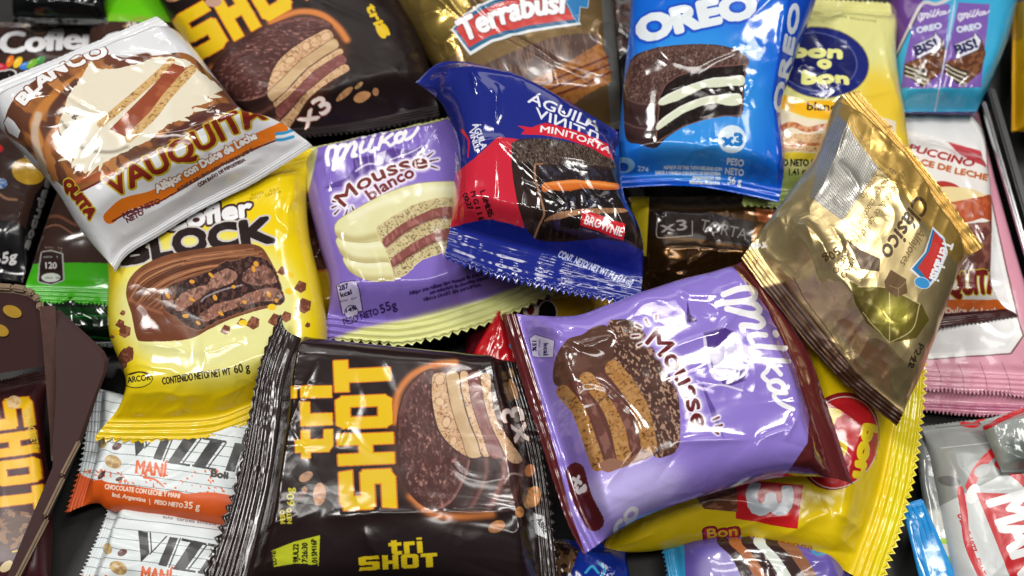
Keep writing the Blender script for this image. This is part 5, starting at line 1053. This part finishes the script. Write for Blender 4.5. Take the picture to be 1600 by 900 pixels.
# ------------------------------------------------------------------ the setting: shelf, rail, display boxes
def mesh_box(name, c, s, mat, parent=None, rot=0.0, bev=0.0006):
    import bmesh
    bm = bmesh.new(); bmesh.ops.create_cube(bm, size=1.0)
    for v in bm.verts: v.co = Vector((v.co.x * s[0], v.co.y * s[1], v.co.z * s[2]))
    bmesh.ops.bevel(bm, geom=bm.edges[:], offset=bev, segments=2, affect='EDGES')
    me = bpy.data.meshes.new(name); bm.to_mesh(me); bm.free(); me.materials.append(mat)
    o = link(name, me, parent); o.location = c; o.rotation_euler = (0, 0, rot)
    return o
def slab(name, outline, thick, mat, parent=None, edge_mat=None):
    """a flat panel: outline of places, thickness vector"""
    import bmesh
    bm = bmesh.new(); d = Vector(thick)
    A = [bm.verts.new(Vector(p)) for p in outline]; B = [bm.verts.new(Vector(p) + d) for p in outline]
    bm.faces.new(A); bm.faces.new(B[::-1]); n = len(A)
    sides = [bm.faces.new((A[i], B[i], B[(i + 1) % n], A[(i + 1) % n])) for i in range(n)]
    me = bpy.data.meshes.new(name); me.materials.append(mat)
    if edge_mat:
        me.materials.append(edge_mat)
        for f in sides: f.material_index = 1
    bmesh.ops.recalc_face_normals(bm, faces=bm.faces[:])
    bm.to_mesh(me); bm.free()
    return link(name, me, parent)
m_shelf = plain('black_shelf', (14, 14, 15), rough=.5, var=.3, scale=40, bump=.1)
sh = mesh_box('shelf', (0, 0.02, -0.016), (1.6, 1.2, 0.02), m_shelf); sh['kind'] = 'structure'
m_chrome = plain('chrome', (200, 202, 204), rough=.16, metal=1.0, var=.06, bump=.02)
m_black = plain('black_tray', (26, 28, 30), rough=.3, var=.25, bump=.08)
def bar(name, p, q, wd, ht, mat, parent=None):
    p = np.array(p); q = np.array(q); d = q - p; L = np.linalg.norm(d)
    return mesh_box(name, tuple((p + q) / 2), (L, wd, ht), mat, parent, math.atan2(d[1], d[0]))
root = bpy.data.objects.new('shelf_divider', None); sc.collection.objects.link(root)
tag(root, 'black divider with a thin bright metal rail between the pink wrapper and the golden wrapper', 'divider')
p, q = P(1536, 160, 12), P(1640, 520, 12)
bar('rail', p, q, .0016, .003, m_chrome, root); p2, q2 = P(1536, 160, 5), P(1640, 520, 5); bar('divider_wall', p2, q2, .003, .022, m_black, root)
p, q = P(1556, 160, 4), P(1665, 520, 4)

m_card = plain('brown_card', (60, 32, 31), rough=.7, var=.3, scale=70, bump=.25)
m_fold = plain('pale_fold', (92, 64, 58), rough=.75, var=.35, scale=300, bump=.4)  # lighter brown strip along the rounded fold
m_kraft = plain('kraft_edge', (128, 108, 88), rough=.85, var=.35, scale=600, bump=.6)
m_inner = plain('black_card', (11, 10, 10), rough=.55, var=.3, scale=80)
m_pea = plain('yellow_print', (190, 150, 52), rough=.45, var=.3, scale=200)
def on_plane(a3, b3, c3):
    """a flat panel through three places: reads a pixel as a place on it"""
    n_ = np.cross(b3 - a3, c3 - a3)
    def f(x, y):
        d = P(x, y, 0) - cam_loc
        return cam_loc + d * ((a3 - cam_loc) @ n_) / (d @ n_)
    return f
root = bpy.data.objects.new('display_box', None); sc.collection.objects.link(root)
tag(root, 'dark brown cardboard display box with raw kraft edges at the left border', 'box')
# back panel with a rounded shoulder
bp_ = on_plane(P(-80, 456, 44), P(64, 480, 44), P(0, 700, 14))
slab('back_panel', [bp_(x, y) for x, y in ((-80, 456), (-20, 457), (20, 458), (44, 463), (58, 473), (64, 488), (70, 560), (70, 572), (-80, 596))], (0, .0026, .0010), m_card, root, m_kraft)
rim = [bp_(x, y) + np.array([0, .0012, .0012]) for x, y in ((-80, 454), (-20, 455), (20, 456), (42, 460), (54, 467), (62, 478), (65, 492))]
for a_, b_ in zip(rim[:-1], rim[1:]): bar('cut_edge', a_, b_, .0024, .0018, m_kraft, root)
for x, y in ((20, 487), (0, 516)):
    c = bp_(x, y)
    t = np.linspace(0, 2 * np.pi, 18, endpoint=False); e = bp_(x + 14, y + 6) - c; f = bp_(x - 4, y + 8) - c
    slab('printed_peanut', [c + np.cos(k) * e + np.sin(k) * f + np.array([0, -.0002, .0006]) for k in t], (0, .0002, -.0004), m_pea, root)
slab('corner_fold', [P(62, 486, 46), P(86, 485, 46), P(90, 600, 30), P(94, 720, 18), P(80, 720, 18), P(74, 600, 30)], (.0003, .0012, .0012), m_fold, root, m_kraft)
sw_ = on_plane(P(86, 487, 44), P(164, 562, 34), P(26, 912, 20))
slab('side_wall', [sw_(x, y) for x, y in ((86, 487), (120, 518), (146, 542), (157, 553), (163, 566), (161, 584), (146, 622), (121, 692), (26, 912), (6, 912), (82, 730), (88, 600))], (.0010, .0012, -.0008), m_card, root)
pts = [sw_(x, y) + np.array([.0008, .0004, .0016]) for x, y in ((121, 692), (96, 748), (70, 812), (26, 912))]
for a_, b_ in zip(pts[:-1], pts[1:]):
    bar('cut_edge', a_, b_, .0016, .0016, m_kraft, root)
root = bpy.data.objects.new('display_box', None); sc.collection.objects.link(root)
tag(root, 'black cardboard tray under the white lined bar wrappers', 'box')
slab('tray_floor', [P(150, 590, 3), P(470, 600, 3), P(470, 990, 3), P(10, 990, 3)], (0, 0, -.0012), m_inner, root)
slab('tray_wall', [P(166, 560, 22), P(124, 690, 20), P(30, 905, 18), P(30, 905, 1), P(124, 690, 1), P(166, 560, 1)], (.0012, .0005, 0), m_inner, root)
sc.collection.objects.unlink(_fo); bpy.data.objects.remove(_fo); bpy.data.curves.remove(_fc)
